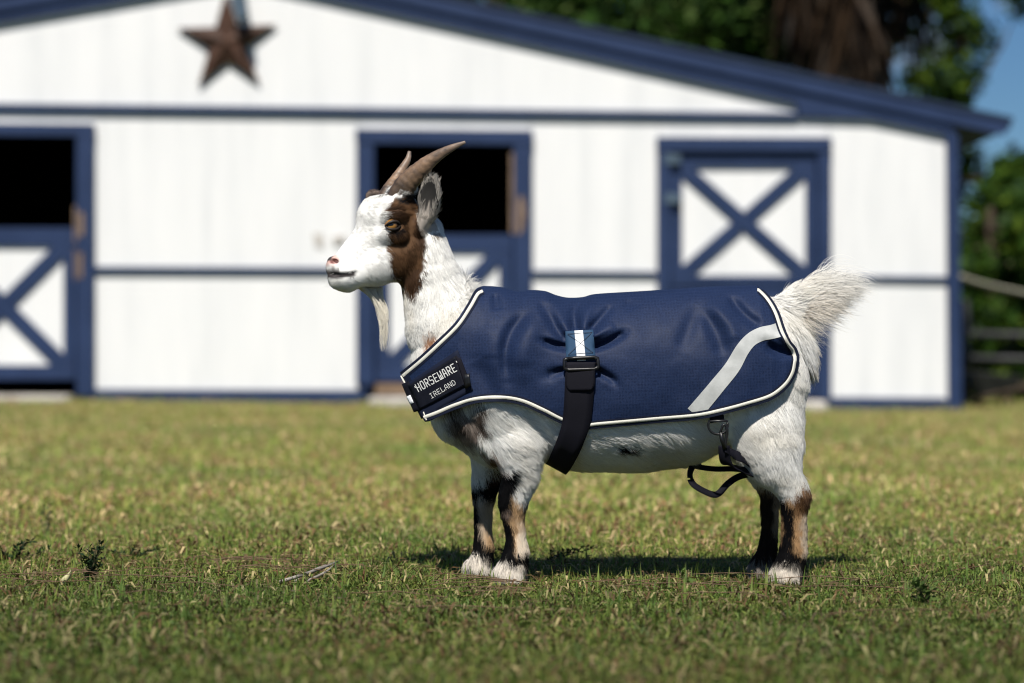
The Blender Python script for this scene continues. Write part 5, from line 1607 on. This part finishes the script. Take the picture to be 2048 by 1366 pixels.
def build_grass():
    tc = bpy.data.collections.new('grass_tufts')
    for i in range(7): tc.objects.link(grass_patch(100 + i))
    pts, scl = [], []
    Y = 2.4
    while Y < 20.35:
        st = 0.135 if Y < 6.2 else (0.20 if Y < 10 else 0.30)
        half = Y * 0.235 + 0.9
        xs = np.arange(-half, half, st)
        xs = xs + rng.uniform(-.5, .5, len(xs)) * st; ys = Y + rng.uniform(-.5, .5, len(xs)) * st
        pts.append(np.stack([xs, ys], 1)); scl.append(np.full(len(xs), 0.85 if Y < 6.2 else (1.05 if Y < 10 else 1.35)))
        Y += st
    # strip right of the barn
    xs = rng.uniform(4.0, 7.0, 420); ys = rng.uniform(20.3, 25, 420)
    pts.append(np.stack([xs, ys], 1)); scl.append(np.full(420, 1.4))
    P = np.concatenate(pts); Sc = np.concatenate(scl)
    thin = vnoise(np.stack([P[:, 0], P[:, 1], 0 * P[:, 0]], 1), 0.42, 77)
    Sc = Sc * rng.uniform(.8, 1.2, len(Sc)) * (1 + 0.28 * thin)
    Z = ground_z(P[:, 0], P[:, 1])
    me = bpy.data.meshes.new('grass')
    me.vertices.add(len(P)); me.vertices.foreach_set('co', np.stack([P[:, 0], P[:, 1], Z], 1).astype(np.float32).ravel())
    a = me.attributes.new('size', 'FLOAT', 'POINT'); a.data.foreach_set('value', Sc.astype(np.float32))
    a = me.attributes.new('turn', 'FLOAT_VECTOR', 'POINT')
    rot = np.zeros((len(P), 3), np.float32); rot[:, 2] = rng.uniform(0, 2 * PI, len(P)); a.data.foreach_set('vector', rot.ravel())
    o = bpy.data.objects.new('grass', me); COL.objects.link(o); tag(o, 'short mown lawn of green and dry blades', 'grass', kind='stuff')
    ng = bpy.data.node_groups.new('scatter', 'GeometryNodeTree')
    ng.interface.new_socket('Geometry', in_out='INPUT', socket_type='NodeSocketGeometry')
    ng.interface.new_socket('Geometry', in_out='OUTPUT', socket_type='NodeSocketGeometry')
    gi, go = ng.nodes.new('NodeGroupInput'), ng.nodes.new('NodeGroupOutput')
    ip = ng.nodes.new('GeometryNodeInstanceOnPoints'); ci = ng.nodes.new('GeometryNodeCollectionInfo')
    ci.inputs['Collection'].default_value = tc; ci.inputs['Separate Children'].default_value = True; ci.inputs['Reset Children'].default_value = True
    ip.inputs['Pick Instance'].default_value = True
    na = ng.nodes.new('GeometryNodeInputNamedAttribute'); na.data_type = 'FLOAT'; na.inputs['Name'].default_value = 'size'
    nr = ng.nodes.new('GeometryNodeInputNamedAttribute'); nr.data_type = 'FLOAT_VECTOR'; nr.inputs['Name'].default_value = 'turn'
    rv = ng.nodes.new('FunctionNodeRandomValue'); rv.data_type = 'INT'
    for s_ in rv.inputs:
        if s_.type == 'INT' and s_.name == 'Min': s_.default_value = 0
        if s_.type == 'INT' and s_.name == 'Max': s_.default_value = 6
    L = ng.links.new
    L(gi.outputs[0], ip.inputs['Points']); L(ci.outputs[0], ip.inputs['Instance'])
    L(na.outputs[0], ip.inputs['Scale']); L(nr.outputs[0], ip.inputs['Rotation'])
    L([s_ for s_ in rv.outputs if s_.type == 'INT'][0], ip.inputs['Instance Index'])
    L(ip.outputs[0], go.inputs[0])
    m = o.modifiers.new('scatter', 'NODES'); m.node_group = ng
build_grass()

def gpt(px, py):
    """lawn point under a picture position"""
    Y = F * HC / (py - HY)
    X = (px - 1024) * Y / F
    return X, Y, float(ground_z(X, Y))

# fallen needles, twig, leaf, weeds
def needles():
    V, Fc = [], []
    spots = [(500, 1140, 90, 10)] * 9 + [(160, 1185, 160, 14)] * 8 + [(620, 1160, 110, 12)] * 6 + [(980, 1195, 110, 14)] * 8 + [(1500, 1190, 400, 30)] * 8 + [(1020, 1220, 900, 60)] * 14
    for (px, py, sx, sy) in spots:
        x, y, z = gpt(px + rng.normal() * sx * .6, max(py + rng.normal() * sy * .6, 1060))
        L = rng.uniform(.08, .22); a = rng.normal(0.0, 0.35); b = rng.normal(0, .25)
        pts = [(x + L * (t - .5) * math.cos(a + b * t), y + L * (t - .5) * math.sin(a + b * t), z + .020 + .006 * math.sin(PI * t) + rng.uniform(0, .004)) for t in (0, .25, .5, .75, 1)]
        v, f = sweep(pts, 0.0007, 4); o = len(V); V += v; Fc += [tuple(i + o for i in ff) for ff in f]
    o = mesh_obj('pine_needles', V, Fc, mottled('dry_needles', (0.09, 0.052, 0.028), (0.17, 0.105, 0.06), 30, 0.7, None, 0.0))
    tag(o, 'reddish brown dry needles fallen over the grass', 'needles', kind='stuff')
needles()
def twig():
    V, Fc = [], []
    for (a, b, c, r) in (((560, 1180), (620, 1172), (672, 1158), .0032), ((612, 1178), (650, 1172), (668, 1166), .0024), ((590, 1178), (630, 1166), (676, 1152), .002)):
        pts = []
        for q, h in ((a, .012), (b, .022), (c, .030)):
            x, y, z = gpt(*q); pts.append((x, y, z + h))
        v, f = sweep(catmull(pts, 8), [r, r, r, r, r * .9, r * .8, r * .6, r * .4], 6); o = len(V); V += v; Fc += [tuple(i + o for i in ff) for ff in f]
    tag(mesh_obj('twig', V, Fc, mottled('grey_twig', (0.16, 0.14, 0.12), (0.34, 0.31, 0.27), 60, 0.8, None, 0.2), None, True), 'forked grey twig lying in the grass before the goat', 'twig')
twig()
def pale_leaf():
    x, y, z = gpt(128, 1184)
    V, Q = [], []
    n = 9
    for i in range(n):
        t = i / (n - 1); wd = 0.0085 * math.sin(PI * min(t * .92 + .08, 1)) ** .8
        c = Vector((x - .006 + .016 * t, y + .004 * t, z + .002 + .034 * t - .006 * t * t))
        for s in (-1, 0, 1): V.append(c + Vector((wd * s, .004 * abs(s), .002 * s)))
    Q = [(i * 3 + j, i * 3 + j + 1, i * 3 + j + 4, i * 3 + j + 3) for i in range(n - 1) for j in (0, 1)]
    o = mesh_obj('fallen_leaf', V, Q, mottled('pale_leaf', (0.42, 0.40, 0.20), (0.52, 0.49, 0.28), 90, 0.6, None, 0.1), None, True)
    m = o.modifiers.new('t', 'SOLIDIFY'); m.thickness = .0006
    tag(o, 'pale yellow dry leaf standing upright in the lawn beside the dark weed', 'leaf')
pale_leaf()
M_WSTEM = mottled('weed_stem', (0.05, 0.05, 0.022), (0.10, 0.085, 0.04), 80, 0.8, None, 0.0)
def weed(px, py, h, spread, ns, label, cols, lsize, lean=(0, 0), seed=0, nl=26):
    r = random.Random(seed)
    x, y, z = gpt(px, py)
    root = empty('weed', (x, y, z)); tag(root, label, 'weed')
    V, Fc, LV, LF, LC = [], [], [], [], []
    for i in range(ns):
        a = r.uniform(0, 2 * PI); k = spread * r.uniform(.3, 1)
        tip = Vector((x + k * math.cos(a) + lean[0], y + k * math.sin(a) * .6 + lean[1], z + h * r.uniform(.6, 1)))
        b = Vector((x + r.uniform(-.01, .01), y + r.uniform(-.01, .01), z - .005))
        mid = b.lerp(tip, .5) + Vector((0, 0, h * .12))
        C = catmull([b, mid, tip], 10)
        v, f = sweep(C, [.0012 * (1 - .06 * q) for q in range(10)], 5); o = len(V); V += v; Fc += [tuple(i2 + o for i2 in ff) for ff in f]
        for q in range(nl):
            t = r.uniform(.2, 1); p = Vector(C[int(t * 9)])
            d = Vector((r.uniform(-1, 1), r.uniform(-1, 1), r.uniform(-.2, .9))).normalized()
            s = d.cross(Vector((r.uniform(-1, 1), r.uniform(-1, 1), 1))).normalized(); L = lsize * r.uniform(.6, 1.2)
            o = len(LV); LV += [p, p + d * L * .5 + s * L * .2, p + d * L, p + d * L * .5 - s * L * .2]; LF.append((o, o + 1, o + 2, o + 3))
            LC += [np.array(r.choice(cols)) * r.uniform(.7, 1.2)] * 4
    mesh_obj('stem', V, Fc, M_WSTEM, root, True)
    o = mesh_obj('leaves', LV, LF, M_LEAF, root); col_attr(o.data, 'leaf_color', np.array(LC))
DW = [(0.012, 0.030, 0.012), (0.018, 0.04, 0.016), (0.025, 0.05, 0.018)]
weed(176, 1172, 0.085, 0.05, 13, 'bushy dark green weed growing in the lawn at the left', DW, 0.012, seed=3)
weed(22, 1128, 0.045, 0.10, 12, 'low dark sprigs standing in for tree shade at the left picture edge', DW, 0.014, seed=11)  # dark leaves added where tree shade falls on the lawn
weed(265, 1118, 0.03, 0.09, 9, 'flat dark sprigs standing in for shade just behind the bushy dark weed', DW, 0.012, seed=12)  # second dark patch added in place of shade on the grass
weed(1090, 1128, 0.035, 0.07, 7, 'low dark sprig behind the front legs', DW, 0.012, (0.06, 0.02), 4)
weed(1000, 1126, 0.03, 0.05, 5, 'small dark sprig between the front feet', DW, 0.010, (0.03, 0.02), 5)
weed(1372, 1172, 0.045, 0.02, 4, 'fresh green seedling with oval leaves under the belly', [(0.09, 0.15, 0.03), (0.12, 0.18, 0.05)], 0.016, (0, 0), 6, 7)
weed(1845, 1210, 0.05, 0.05, 8, 'grassy green weed right of the hind legs', [(0.07, 0.12, 0.03), (0.10, 0.15, 0.04)], 0.02, (0, 0), 7, 8)
weed(90, 1075, 0.10, 0.05, 5, 'thin tall weed left, out of focus behind the dark weed', [(0.07, 0.10, 0.03), (0.10, 0.13, 0.05)], 0.014, (0, 0), 8, 12)
